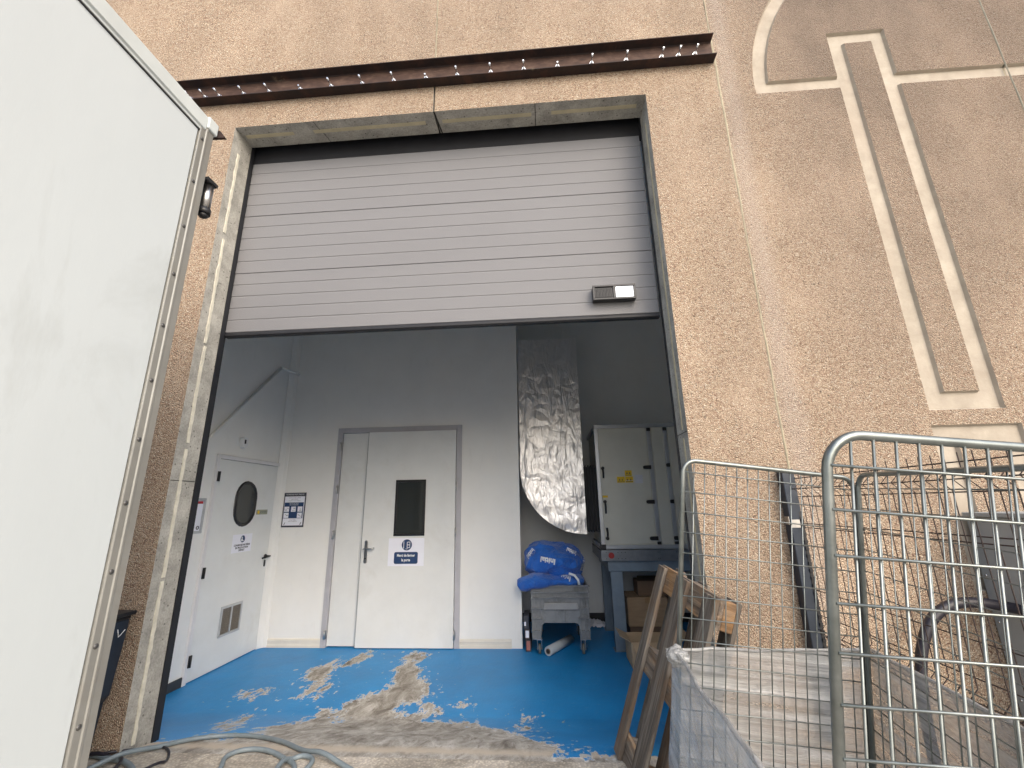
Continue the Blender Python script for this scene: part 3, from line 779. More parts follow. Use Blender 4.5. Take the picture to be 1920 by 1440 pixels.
text('sticker_text', 'ATTENTION', .022, INK, st_, Tl(xf_ + .0018, 2.62, 1.508))
pp_ = obj('paper_sign', MB().box(xf_, xf_ + .001, 2.155, 2.475, 1.09, 1.279), PAPER, ld)
mb = MB(); mb.cyl((xf_ + .0012, 2.317, 1.228), (xf_ + .0018, 2.317, 1.228), .037, n=24); ic = obj('sign_symbol', mb, NAVY, pp_)
mb = MB(); mb.cyl((xf_ + .002, 2.303, 1.243), (xf_ + .0024, 2.303, 1.243), .009, n=12); mb.box(xf_ + .002, xf_ + .0024, 2.292, 2.316, 1.205, 1.232); mb.box(xf_ + .002, xf_ + .0024, 2.317, 2.334, 1.205, 1.214); obj('figure_symbol', mb, WHITEI, ic)
for k, (s_, z) in enumerate((('CONSIGNES MATIÈRES', 1.165), ('EN PRODUCTION', 1.138), ('DÉPART', 1.112))):
    text('sign_text', s_, .026, INK, pp_, Tl(xf_ + .0014, 2.317, z), bold=.0012)
# vent
vp = MB()
for a, b, c, d in ((2.128, 2.45, .555, .58), (2.128, 2.45, .292, .314), (2.128, 2.150, .3145, .5545), (2.428, 2.45, .3145, .5545), (2.279, 2.299, .3145, .5545)):
    vp.box(xf_, xf_ + .012, a, b, c, d)
vt = obj('vent_grille', vp, ALU, ld, bevel=.0015)
mb = MB(); n = 22
for k in range(n):
    z = .319 + k * (.235 / n)
    for a, b in ((2.1505, 2.2785), (2.2995, 2.4275)): mb.box(xf_ + .001, xf_ + .006, a, b, z, z + .0045)
mb.box(xf_, xf_ + .0008, 2.1505, 2.4275, .315, .554, 1)
obj('vent_slats', mb, [M('vent_mesh', (.27, .24, .20), .6), M('vent_dark', (.07, .06, .05), .8)], vt)
mb = MB(); mb.cyl((xf_, 2.765, 1.0), (xf_ + .045, 2.765, 1.0), .012, n=12); mb.tube([(xf_ + .045, 2.79, 1.0), (xf_ + .05, 2.765, 1.0), (xf_ + .05, 2.64, .992)], .010, 10); mb.cyl((xf_, 2.765, 1.0), (xf_ + .006, 2.765, 1.0), .026, n=20)
obj('door_handle', mb, BLACKP, ld)
mb = MB(); mb.prism(stad(2.765, .925, .012, .038), xf_, xf_ + .006, axis='x'); obj('lock_plate', mb, BLACKP, ld)
h0 = None
for z in (1.874, .95, .19):
    if h0 is None:
        mb = MB(); mb.box(XL + .0225, XL + .030, Y0 + .025, Y0 + .058, z - .05, z + .05); mb.cyl((XL + .032, Y0 + .044, z - .05), (XL + .032, Y0 + .044, z + .05), .009, n=10); h0 = obj('hinge', mb, BLACKP, ld, loc=(XL, Y0, z))
    else: h = h0.copy(); link(h); h.parent = ld; h.location = Vector((XL, Y0, z)) - ld.location
# evacuation plan
ep = thing('framed_plan', 'grey framed evacuation plan with a red header, half hidden by the left jamb', 'sign', (XL, 1.5, 1.5))
mb = MB()
for a, b, c, d in ((1.27, 1.69, 1.63, 1.655), (1.27, 1.69, 1.325, 1.35), (1.27, 1.295, 1.3505, 1.6295), (1.665, 1.69, 1.3505, 1.6295)): mb.box(XL + .001, XL + .014, a, b, c, d)
obj('frame', mb, ALU, ep, bevel=.002)
pl = obj('sheet', MB().box(XL + .001, XL + .004, 1.295, 1.665, 1.35, 1.63), PAPER, ep)
obj('header_bar', MB().box(XL + .0041, XL + .0048, 1.30, 1.66, 1.602, 1.626), REDI, pl)
mb = MB()
for a, b, c, d in ((1.36, 1.60, 1.43, 1.433), (1.36, 1.60, 1.47, 1.473), (1.40, 1.58, 1.52, 1.523), (1.58, 1.583, 1.43, 1.52), (1.45, 1.453, 1.43, 1.55), (1.36, 1.6, 1.385, 1.387)): mb.box(XL + .0041, XL + .0047, a, b, c, d)
mb.tube([(XL + .0045, 1.45, 1.585), (XL + .0045, 1.52, 1.56), (XL + .0045, 1.56, 1.52)], .0015, 6)
obj('plan_lines', mb, GREYI, pl)
mb = MB(); mb.tube([(XL + .006, 1.635 + .014 * math.cos(a), 1.378 + .014 * math.sin(a)) for a in [2 * math.pi * k / 16 for k in range(16)]], .004, 6, closed=True); obj('round_mark', mb, INK, pl)
text('header_text', "PLAN D'EVACUATION", .02, WHITEI, pl, Tl(XL + .005, 1.47, 1.614))

# ---- double door
dd = thing('double_door', 'white double door in a lilac-grey frame with a tall black window', 'door', (.45, YB, 0))
mb = MB(); f = .062
mb.box(DX0, DX0 + f, YB - .022, YB + .07, 0, DZ); mb.box(DX1 - f, DX1, YB - .022, YB + .07, 0, DZ); mb.box(DX0 + f + .0005, DX1 - f - .0005, YB - .022, YB + .07, DZ - f, DZ)
mb.box(DX0 + f - .03, DX0 + f - .012, YB - .026, YB - .0222, 0, DZ - f)
obj('door_frame', mb, FRAMEG, dd, bevel=.003)
mb = MB(); mb.box(DX0 + f + .004, .105, YB + .006, YB + .05, .012, DZ - f - .004); obj('door_leaf', mb, DOORW, dd, bevel=.002)
mb = MB(); mb.box(.0505, .0565, YB - .040, YB + .005, .012, DZ - f - .006); obj('leaf_shade_line', mb, GREYI, dd)  # grey strip added as the dark gap and shade line beside the main leaf
XM = .058
mb = MB(); mb.box(XM, DX1 - f - .004, YB - .045, YB - .0065, .008, DZ - f - .004); ml = obj('door_leaf', mb, DOORW, dd, bevel=.003)
yf = YB - .045
mb = MB()
for a, b, c, d in ((.444, .82, 1.832, 1.858), (.444, .82, 1.203, 1.229), (.444, .47, 1.2295, 1.8315), (.794, .82, 1.2295, 1.8315)): mb.box(a, b, yf - .010, yf - .0003, c, d)
wn = obj('door_window', mb, BLACKP, dd, bevel=.002)
obj('pane', MB().box(.47, .794, yf - .004, yf - .0003, 1.2295, 1.8315), GLASS, wn)
ps = obj('paper_sign', MB().box(.390, .822, yf - .0012, yf - .0002, .868, 1.178), PAPER, dd)
mb = MB(); mb.cyl((.612, yf - .0016, 1.102), (.612, yf - .0022, 1.102), .062, n=32); ic = obj('sign_symbol', mb, NAVY, ps)
mb = MB()
for a, b, c, d in ((.571, .579, 1.062, 1.142), (.613, .62, 1.068, 1.134), (.6205, .645, 1.068, 1.075), (.6205, .645, 1.098, 1.106), (.6205, .645, 1.130, 1.137), (.6455, .652, 1.068, 1.137)): mb.box(a, b, yf - .0032, yf - .0024, c, d)
mb.tube([(.60, yf - .0028, 1.060), (.612, yf - .0028, 1.055), (.626, yf - .0028, 1.062)], .003, 6)
obj('door_symbol', mb, WHITEI, ic)
rr_ = []
for cx, cz, a0 in ((.729, 1.003, 0), (.483, 1.003, 90), (.483, .912, 180), (.729, .912, 270)):
    for k in range(5): a = R(a0 + 90 * k / 4); rr_.append((cx + .02 * math.cos(a), cz + .02 * math.sin(a)))
mb = MB(); mb.prism(rr_, yf - .0022, yf - .0016); lb = obj('sign_banner', mb, NAVY, ps)
text('sign_text', 'Merci de fermer', .042, WHITEI, lb, Tx(.606, yf - .0026, .985), bold=.0015, squash=.78)
text('sign_text', 'la porte', .042, WHITEI, lb, Tx(.606, yf - .0026, .934), bold=.0015, squash=.78)
mb = MB(); mb.prism(stad(.118, 1.03, .021, .13), yf - .008, yf - .0003); hp = obj('handle_plate', mb, STEEL, dd, bevel=.002)
mb = MB(); mb.cyl((.112, yf - .008, 1.065), (.112, yf - .05, 1.065), .010, n=12); mb.tube([(.100, yf - .052, 1.065), (.13, yf - .055, 1.065), (.20, yf - .055, 1.065), (.235, yf - .052, 1.075)], .0095, 10); obj('lever', mb, STEEL, hp)
mb = MB(); mb.cyl((.118, yf - .0085, .955), (.118, yf - .013, .955), .008, n=12); obj('keyhole', mb, BLACKP, hp)
h0 = None
for x, z in ((DX1 - f + .004, 1.77), (DX1 - f + .004, 1.24), (DX1 - f + .004, .14), (DX0 + f - .008, 1.76), (DX0 + f - .008, 1.23), (DX0 + f - .008, .14), (DX0 + f - .008, 2.3)):
    if h0 is None:
        mb = MB(); mb.cyl((x, yf - .006, z - .05), (x, yf - .006, z + .05), .008, n=10); mb.box(x - .014, x + .016, YB - .0275, YB - .0225, z - .048, z + .048); h0 = obj('hinge', mb, STEEL, dd, loc=(x, YB, z))
    else: h = h0.copy(); link(h); h.parent = dd; h.location = Vector((x, YB, z)) - dd.location

# ---- poster
po = thing('safety_poster', 'black-bordered safety poster with a navy block between the two doors', 'poster', (-.89, YB, 1.52))
x0, x1, z0, z1 = -1.00, -.715, 1.32, 1.733; yp = YB - .001
obj('border', MB().box(x0, x1, yp - .004, yp, z0, z1), INK, po)
pb = obj('sheet', MB().box(x0 + .014, x1 - .014, yp - .0052, yp - .0042, z0 + .02, z1 - .045), PAPER, po)
obj('text_block', MB().box(x0 + .018, x1 - .022, yp - .0062, yp - .0054, 1.425, 1.615), NAVY, pb)
random.seed(4)
for a, c in ((x0 + .022, 1.503), (x0 + .108, 1.503), (x0 + .192, 1.503), (x0 + .022, 1.430), (x0 + .192, 1.430)):
    mb = MB(); mb.box(a, a + .06, yp - .0072, yp - .0064, c, c + .062)
    for k in range(4): u = a + .008 + random.random() * .03; q = c + .008 + random.random() * .038; mb.box(u, u + .012 + .01 * random.random(), yp - .0080, yp - .0074, q, q + .006, 1)
    obj('picture_square', mb, [PAPER, GREYI], pb)
text('title_text', 'CONSIGNES ÉLECTRIQUES', .024, WHITEI, po, Tx((x0 + x1) / 2, yp - .0045, z1 - .022), squash=.82)
for k, (s_, z, sz) in enumerate((('Seules les personnes habilitées', 1.672, .014), ('sont autorisées', 1.655, .016), ('à intervenir sur les installations', 1.636, .014), ('En cas de danger', 1.406, .013), ('prévenir le responsable', 1.391, .013))):
    text('small_text', s_, sz, INK, pb, Tx((x0 + x1) / 2, yp - .0056, z), squash=.9)
text('block_text', 'INSTALLATIONS\nSOUS TENSION', .017, WHITEI, pb, Tx((x0 + x1) / 2 - .004, yp - .0068, 1.594))
obj('pen_mark', MB().prism([(x1 - .05, 1.35), (x1 - .035, 1.38), (x1 - .03, 1.378), (x1 - .042, 1.347)], yp - .0062, yp - .0054), INK, pb)
mb = MB(); mb.prism([(x0 + .03, 1.348), (x0 + .045, 1.378), (x0 + .05, 1.375), (x0 + .037, 1.346)], yp - .0062, yp - .0054); obj('pen_mark', mb, INK, pb)

# ------------------------------------------------------------------ recess: duct, unit, bin
dk = thing('air_duct', 'crinkled silver foil duct elbow hanging beside the air handling unit', 'duct', (2.7, 2.78, 1.2))
n = 24; cx, cz, rr = 2.735, 1.95, .75
def wr(p, s=.013):
    a = noise.noise(Vector(p) * 5); b_ = noise.noise(Vector((p[0] * 14 + p[2] * 9, p[1] * 4, p[2] * 3 - p[0] * 3)))
    return s * (a + .8 * b_)
prof = []
for k in range(n + 1):
    a = math.pi + R(90) * k / n; prof.append((cx + rr * math.cos(a), cz + rr * math.sin(a)))
prof = [(cx - rr, 3.6), (cx - rr, 3.0), (cx - rr, 2.4)] + prof
M_ = 30; mb = MB(); vs = []; fs = []
for (a, b) in prof:
    for j in range(M_ + 1):
        t = j / M_
        if a <= cx - rr + 1e-6: q = (a + (cx - a) * t, b)
        else: q = (a + (cx - a) * t, b + (cz - b) * t)
        y = 2.78
        vs.append((q[0], y + wr((q[0], y, q[1])) * (1 if 0 < j else .3), q[1]))
w_ = M_ + 1; k_ = len(prof)
for i in range(k_ - 1):
    for j in range(M_): fs.append((i * w_ + j, i * w_ + j + 1, (i + 1) * w_ + j + 1, (i + 1) * w_ + j))
o = len(vs)
J = 14
for (a, b) in prof:
    for j in range(J + 1):
        y = 2.78 + .75 * j / J
        nx_ = (a - cx); nz_ = (b - cz) if b < cz else 0; l_ = math.hypot(nx_, nz_) or 1
        d = wr((a, y, b), .012) if j else wr((a, y, b)) * .3
        vs.append((a + nx_ / l_ * d, y, b + nz_ / l_ * d))
for i in range(k_ - 1):
    for j in range(J): fs.append((o + i * (J + 1) + j, o + (i + 1) * (J + 1) + j, o + (i + 1) * (J + 1) + j + 1, o + i * (J + 1) + j + 1))
mb.add(vs, fs, 0, True)
mb.box(cx - .001, cx, 2.78, 3.5, 1.95, 3.6)
obj('foil_elbow', mb, FOIL, dk)
mb = MB()
for k in range(9):
    x = cx + .004 + k * .016; e = .0 if k % 2 else .022
    mb.box(x, x + .0155, 2.81 + e, 3.5 - e, 1.22 + e, 1.98 - e)
obj('flexible_collar', mb, RUBBER, dk, bevel=.004)

ah = thing('air_handling_unit', 'cream panelled air handling unit on a blue-grey steel stand', 'ventilation unit', (3.5, 2.75, 0))
AX0, AX1, AY0, AY1, AZ0, AZ1 = 2.885, 4.35, 2.75, 3.75, 1.04, 2.45
mb = MB(); mb.box(AX0 + .03, AX1 - .03, AY0 + .006, AY1, AZ0 + .03, AZ1 - .03); obj('casing', mb, AHUW, ah)
mb = MB(); mb.box(AX0 + .045, 3.495, AY0 - .004, AY0 + .005, AZ0 + .05, AZ1 - .05); dr = obj('access_door', mb, AHUW, ah, bevel=.004)
mb = MB(); mb.box(3.56, 3.69, AY0 - .002, AY0 + .005, AZ0 + .05, AZ1 - .05); obj('side_panel', mb, AHUW, ah, bevel=.003)
mb = MB(); mb.box(3.745, AX1 - .045, AY0 - .004, AY0 + .005, AZ0 + .05, AZ1 - .05); obj('access_door', mb, AHUW, ah, bevel=.004)
mb = MB()
for x in (AX0, 3.505, 3.695, AX1 - .042): mb.box(x, x + .042, AY0 - .008, AY0 + .035, AZ0 + .045, AZ1 - .045)
for z in (AZ0, AZ1 - .042): mb.box(AX0, AX1, AY0 - .009, AY0 + .034, z, z + .042)
mb.box(AX0, AX0 + .041, AY0 + .036, AY1, AZ0, AZ0 + .041); mb.box(AX0, AX0 + .041, AY0 + .036, AY1, AZ1 - .041, AZ1)
obj('frame_profile', mb, ALU, ah, bevel=.002)
mb = MB(); mb.box(AX0 - .008, AX0 + .05, AY0 - .012, AY0 + .04, AZ0 - .006, AZ0 + .05)
obj('corner_cap', mb, BLACKP, ah, bevel=.003)
for x in (3.505, 3.695):
    for c, d in ((AZ0 + .043, AZ0 + .075), (AZ1 - .09, AZ1 - .05)): obj('corner_cap', MB().box(x - .002, x + .044, AY0 - .012, AY0 - .0085, c, d), BLACKP, ah, bevel=.003)
def handle(x, zt, zb_, knob):
    mb = MB(); mb.tube([(x, AY0 - .03, zt), (x + .004, AY0 - .034, (zt + zb_) / 2), (x + .002, AY0 - .03, zb_)], [.013, .011, .010], 8)
    mb.cyl((x, AY0 - .004, knob), (x, AY0 - .042, knob), .019, n=12); obj('door_handle', mb, BLACKP, ah)
handle(2.955, 1.94, 1.82, 1.935); handle(2.955, 1.56, 1.425, 1.555); handle(2.955, 1.27, 1.155, 1.155); handle(3.83, 1.60, 1.47, 1.595)
hg = None
for x, z, s_ in ((3.48, 1.935, 1), (3.48, 1.545, 1), (3.48, 1.15, 1), (3.715, 1.955, .45), (3.715, 1.545, .45), (3.715, 1.15, .45)):
    mb = MB(); mb.prism([(x - .055 * s_, z - .012), (x - .04 * s_, z - .02), (x + .035 * s_, z - .022), (x + .035 * s_, z + .022), (x - .04 * s_, z + .02), (x - .055 * s_, z + .012)], AY0 - .034, AY0 - .010)
    obj('hinge', mb, BLACKP, ah, bevel=.003)
for a, b, c, d, sy in ((3.115, 3.205, 1.765, 1.835, (3.145, 3.175)), (3.21, 3.30, 1.765, 1.835, (3.235, 3.272)), (3.21, 3.29, 1.84, 1.905, (3.235, 3.265)), (2.935, 2.995, 1.60, 1.625, ())):
    sk = obj('warning_label', MB().box(a, b, AY0 - .0055, AY0 - .0042, c, d), YELLOW, ah)
    for q in sy: obj('label_symbol', MB().prism([(q - .010, c + .025), (q + .010, c + .025), (q, c + .046)], AY0 - .0066, AY0 - .0056), INK, sk)
    if sy: obj('label_line', MB().box(a + .006, b - .006, AY0 - .0066, AY0 - .0056, c + .008, c + .013), INK, sk)
mb = MB(); mb.box(3.32, 3.41, AY0 - .0052, AY0 - .0042, 1.755, 1.85); mb.box(3.215, 3.30, AY0 - .0066, AY0 - .0057, 1.785, 1.790); obj('paper_label', mb, M('pale_label', (.55, .56, .60), .6), ah)
mb = MB(); RZ0, RZ1 = .915, 1.03
mb.box(AX0 - .012, AX1, AY0 - .015, AY0 - .003, RZ0, RZ1); mb.box(AX0 - .012, AX1, AY0 - .003, AY0 + .05, RZ1 - .006, RZ1 - .001); mb.box(AX0 - .012, AX0 - .002, AY0 - .003, AY1, RZ0, RZ1 - .0065)
rl = obj('base_rail', mb, RAILST, ah, bevel=.002)
for x in (2.93, 3.06, 3.10, 3.14, 3.50, 3.52, 3.70, 3.72):
    for z in (.94, 1.005): obj('rail_hole', MB().cyl((x, AY0 - .0155, z), (x, AY0 - .0165, z), .0045, n=8), BLACKM, rl)
mb = MB(); mb.cyl((2.985, AY0 - .0155, .973), (2.985, AY0 - .024, .973), .032, n=24); obj('red_cap', mb, REDP, rl)
for x, y in ((2.972, 2.80), (2.972, 3.62), (4.15, 2.80), (4.15, 3.62)):
    mb = MB(); mb.box(x, x + .13, y, y + .10, .008, .7995); mb.box(x - .015, x + .165, y - .02, y + .14, 0.001, .0075); obj('stand_leg', mb, BLUEST, ah, bevel=.003)
mb = MB(); mb.box(2.95, 4.33, 2.79, 2.91, .80, .912); mb.box(2.95, 4.33, 3.61, 3.73, .80, .912); mb.box(2.95, 3.08, 2.9105, 3.6095, .80, .912); obj('stand_beam', mb, BLUEST, ah, bevel=.003)

# bin
bn_ = thing('wheeled_bin', 'grey ribbed plastic bin on castors with blue laundry bags on top', 'bin', (2.37, 3.0, 0))
bx0, bx1, by0, by1, bz0, bz1 = 2.075, 2.70, 2.66, 3.50, .15, .68
mb = MB(); tk = .02
def tub(x0, x1, z0, z1, dpt):
    pass
# walls (front wall has an arch at the bottom)
front = [(bx0 + .01, bz0), (bx0 + .10, bz0), (bx0 + .115, .285), (bx0 + .14, .31), (bx1 - .14, .31), (bx1 - .115, .285), (bx1 - .10, bz0), (bx1 - .01, bz0), (bx1, bz1), (bx0, bz1)]
mb.prism(front, by0, by0 + tk); mb.prism(front, by1 - tk, by1)
mb.box(bx0 + .002, bx0 + tk, by0 + tk + .001, by1 - tk - .001, .31, bz1 - .001); mb.box(bx1 - tk, bx1 - .002, by0 + tk + .001, by1 - tk - .001, .31, bz1 - .001)
mb.box(bx0 + .02, bx1 - .02, by0 + tk, by1 - tk, .31, .33)
for x in (bx0 + .012, bx1 - .11):
    for y in (by0 + tk + .001, by1 - .13): mb.box(x, x + .09, y, y + .11, bz0 + .001, .31)
obj('body', mb, BINP, bn_, bevel=.004)
mb = MB()
yy = by0 - .028
for z, xa, xb in ((.672, bx0 - .012, bx1 + .012), (.612, bx0 - .006, bx1 + .006), (.556, bx0 - .004, bx1 + .004)): mb.box(xa, xb, yy - .004, by0 - .0003, z, z + .010)
for z in (.45, .355, .235):
    mb.box(bx0, bx0 + .125 if z > .3 else bx0 + .105, yy, by0 - .0003, z, z + .009); mb.box(bx1 - (.125 if z > .3 else .105), bx1, yy, by0 - .0003, z, z + .009)
for x in (bx0 + .006, bx0 + .05, bx0 + .095, bx1 - .10, bx1 - .055, bx1 - .012):
    mb.box(x, x + .007, yy + .001, by0 - .0003, bz0 + .003, .5555)
for k in range(10): x = bx0 + .03 + k * .0615; mb.box(x, x + .006, yy + .002, by0 - .0003, .5665, .6115); mb.box(x, x + .006, yy + .002, by0 - .0003, .6225, .6715)
for x in (bx0 + .26, bx0 + .36): mb.box(x, x + .005, yy + .006, by0 - .0003, .315, .44)
obj('ribs', mb, BINP, bn_, bevel=.001)
mb = MB(); mb.prism([(bx0 + .135, .445), (bx1 - .115, .445), (bx1 - .125, .51), (bx0 + .145, .51)], by0 - .028, by0 - .013); obj('grip_bar', mb, M('light_bin_plastic', (.32, .325, .33), .5), bn_, bevel=.004)
cas = None
for x, y in ((2.155, 2.72), (2.62, 2.72), (2.155, 3.43), (2.62, 3.43)):
    if cas is None:
        c = link(bpy.data.objects.new('castor', None)); c.parent = bn_; c.location = Vector((x, y, 0)) - bn_.location
        mb = MB(); mb.cyl((x - .014, y, .05), (x + .014, y, .05), .049, n=24); wlo = obj('wheel', mb, CASTOR, c, bevel=.005)
        mb = MB()
        for q in (-.026, .02): mb.prism([(y - .014, .04), (y + .014, .04), (y + .03, .138), (y - .03, .138)], x + q, x + q + .006, axis='x')
        mb.box(x - .03, x + .03, y - .032, y + .032, .139, .148); mb.cyl((x - .032, y, .05), (x + .032, y, .05), .006, n=8)
        fk = obj('fork', mb, STEEL, c); cas = c
    else:
        c2 = cas.copy(); link(c2); c2.parent = bn_; c2.location = Vector((x, y, 0)) - bn_.location
        for ch in (wlo, fk): d = ch.copy(); link(d); d.parent = c2

def blob(parts, name, mat, parent=None, loc=None, amp=.02, seed=0, wrinkle=1.0, res=.018):
    """metaball-like union of ellipsoids meshed by ray marching outward from a centre"""
    c0 = Vector(parts[0][0])
    bm = bmesh.new(); bmesh.ops.create_icosphere(bm, subdivisions=6, radius=1)
    def fld_(p):
        s = 0
        for c, r in parts:
            d = sum(((p[i] - c[i]) / r[i]) ** 2 for i in range(3)); s += math.exp(-2.2 * (d - 1))
        return s
    for v in bm.verts:
        d = v.co.normalized(); lo, hi = 0.02, .8
        t = hi
        for _ in range(40):
            if fld_(c0 + d * t) > 1: break
            t -= .02
        lo, hi = t, t + .02
        for _ in range(8):
            m_ = (lo + hi) / 2
            if fld_(c0 + d * m_) > 1: lo = m_
            else: hi = m_
        p = c0 + d * lo
        q = Vector((p.x * 3 + seed, p.y * 3, p.z * 3))
        wv = noise.noise(q * 1.2) * 1.0 + .5 * noise.noise(q * 3)
        rid = 1 - abs(noise.noise(Vector((p.x * 5 + p.z * 7 + seed, p.y * 6, p.z * 5 - p.x * 4))))
        v.co = p + d * (amp * wv + amp * .9 * wrinkle * (rid ** 4 - .5))
    off = Vector(loc) if loc is not None else Vector((0, 0, 0))
    me = bpy.data.meshes.new(name)
    bvh = BVHTree.FromBMesh(bm)
    for v in bm.verts: v.co -= off
    bm.to_mesh(me); bm.free(); me.polygons.foreach_set('use_smooth', [True] * len(me.polygons)); me.materials.append(mat)
    o = link(bpy.data.objects.new(name, me)); o.location = off
    if parent: o.parent = parent; o.location = off - wloc(parent)
    return o, bvh
def proj_text(bvh, parent, body, size, x, z, ang, mat=WHITEI, y0=1.5, sx=1.0):
    c = bpy.data.curves.new('t', 'FONT'); c.body = body; c.size = size; c.align_x = 'CENTER'; c.align_y = 'CENTER'; c.resolution_u = 2; c.offset = size * .035
    o = link(bpy.data.objects.new('t', c)); bpy.context.view_layer.update()
    me = o.evaluated_get(bpy.context.evaluated_depsgraph_get()).to_mesh()
    bm = bmesh.new(); bm.from_mesh(me); bpy.data.objects.remove(o)
    for _ in range(2):
        lg = [e for e in bm.edges if e.calc_length() > size * .12]
        if lg: bmesh.ops.subdivide_edges(bm, edges=lg, cuts=1)
    bmesh.ops.triangulate(bm, faces=bm.faces)
    ca, sa = math.cos(ang), math.sin(ang); dead = []
    off = wloc(parent)
    for v in bm.verts:
        a, b = v.co.x * sx, v.co.y
        X_, Z_ = x + a * ca - b * sa, z + a * sa + b * ca
        h = bvh.ray_cast(Vector((X_, y0, Z_)), Vector((0, 1, 0)))
        if h[0] is None: dead.append(v); v.co = (0, 0, 0)
        else: v.co = h[0] + Vector((0, -.003, 0)) - off
    bmesh.ops.delete(bm, geom=dead, context='VERTS')
    me = bpy.data.meshes.new('printed_lettering'); bm.to_mesh(me); bm.free(); me.materials.append(mat)
    q = link(bpy.data.objects.new('printed_lettering', me)); q.parent = parent; return q
bg1, bv1 = blob([((2.34, 2.98, .90), (.30, .28, .20)), ((2.17, 2.95, .93), (.17, .2, .17)), ((2.53, 2.98, .89), (.16, .2, .15))], 'laundry_bag', FAB, loc=(2.34, 2.98, .72), amp=.034, seed=2)
tag(bg1, 'large blue laundry bag with white lettering on top of the grey bin', 'laundry bag', 'blue laundry bags on the grey bin')
proj_text(bv1, bg1, 'Initial', .078, 2.275, .935, math.pi - .16)
proj_text(bv1, bg1, 'Initial', .055, 2.55, 1.015, math.pi - .45)
proj_text(bv1, bg1, 'Initial', .07, 2.69, .86, math.pi + 1.1)
proj_text(bv1, bg1, 'Initial', .055, 2.075, 1.00, math.pi + .9)
bg2, bv2 = blob([((2.36, 2.86, .715), (.27, .22, .075)), ((2.16, 2.72, .72), (.16, .14, .075)), ((2.02, 2.70, .69), (.08, .10, .07)), ((2.55, 2.86, .70), (.12, .18, .06))], 'laundry_bag', FAB, loc=(2.36, 2.86, .65), amp=.028, seed=9)
tag(bg2, 'slack blue bag drooping over the left rim of the grey bin, under the full bag', 'laundry bag', 'blue laundry bags on the grey bin')
proj_text(bv2, bg2, 'Initial', .07, 2.45, .775, math.pi - .4)
mb = MB(); mb.tube([(2.50, 2.66, .80), (2.56, 2.645, .785), (2.595, 2.64, .74), (2.605, 2.64, .69)], .014, 8); obj('white_strap', mb, WHITEI, bg2)

rl_ = thing('film_roll', 'translucent roll of stretch film lying under the grey bin', 'roll', (2.37, 2.9, 0))
mb = MB(); a, b = Vector((2.245, 2.64, .047)), Vector((2.50, 3.08, .047))
mb.cyl(a, b, .045, n=24); obj('wound_film', mb, ROLLM, rl_)
d = (b - a).normalized(); mb = MB(); mb.cyl(a - d * .006, b + d * .006, .026, n=20); tb = obj('core_tube', mb, CARDD, rl_)
mb = MB(); mb.cyl(a - d * .0065, a - d * .0062, .018, n=20); obj('core_hole', mb, BLACKP, tb)

# small cartons beside the wall end
z = 0
for k, (hh, mt, lab, xx) in enumerate(((.12, M('pink_carton', (.42, .16, .14), .6), 'reddish small carton at the bottom of the stack beside the grey bin', 2.03), (.10, PAPER, 'white-labelled small carton in the middle of the stack beside the grey bin', 2.02), (.13, M('dark_carton', (.05, .055, .07), .6), 'dark small carton on top of the stack beside the grey bin', 2.01))):
    t_ = thing('small_carton', lab, 'carton', (xx, 2.85, z), 'small cartons stacked beside the grey bin')
    mb = MB(); mb.box(xx - .028, xx + .03, 2.78, 3.05, z + .001, z + hh); obj('carton_body', mb, M('carton_board', (.06, .05, .055), .7) if k < 2 else mt, t_, bevel=.002)
    mb = MB(); mb.box(xx - .018, xx + .02, 2.7785, 2.7797, z + .015, z + hh - .015) if k < 2 else mb.box(xx - .02, xx + .0, 2.7785, 2.7797, z + .03, z + .07); obj('carton_label', mb, mt if k < 2 else PAPER, t_)
    z += hh + .002
bt = thing('plastic_sheet', 'crumpled pale plastic sheet on the floor by the back wall', 'plastic sheet', (2.84, 3.9, 0))
mb = MB(); n = 14; vs = [(2.70 + .30 * i / n, 3.72 + .25 * j / n, .01 + .05 * abs(noise.noise(Vector((i * .5, j * .6, 2)))) + .05 * math.sin(math.pi * i / n) * math.sin(math.pi * j / n)) for j in range(n + 1) for i in range(n + 1)]
mb.add(vs, [(j * (n + 1) + i, j * (n + 1) + i + 1, (j + 1) * (n + 1) + i + 1, (j + 1) * (n + 1) + i) for j in range(n) for i in range(n)], 0, True); obj('sheet', mb, PAPER, bt)

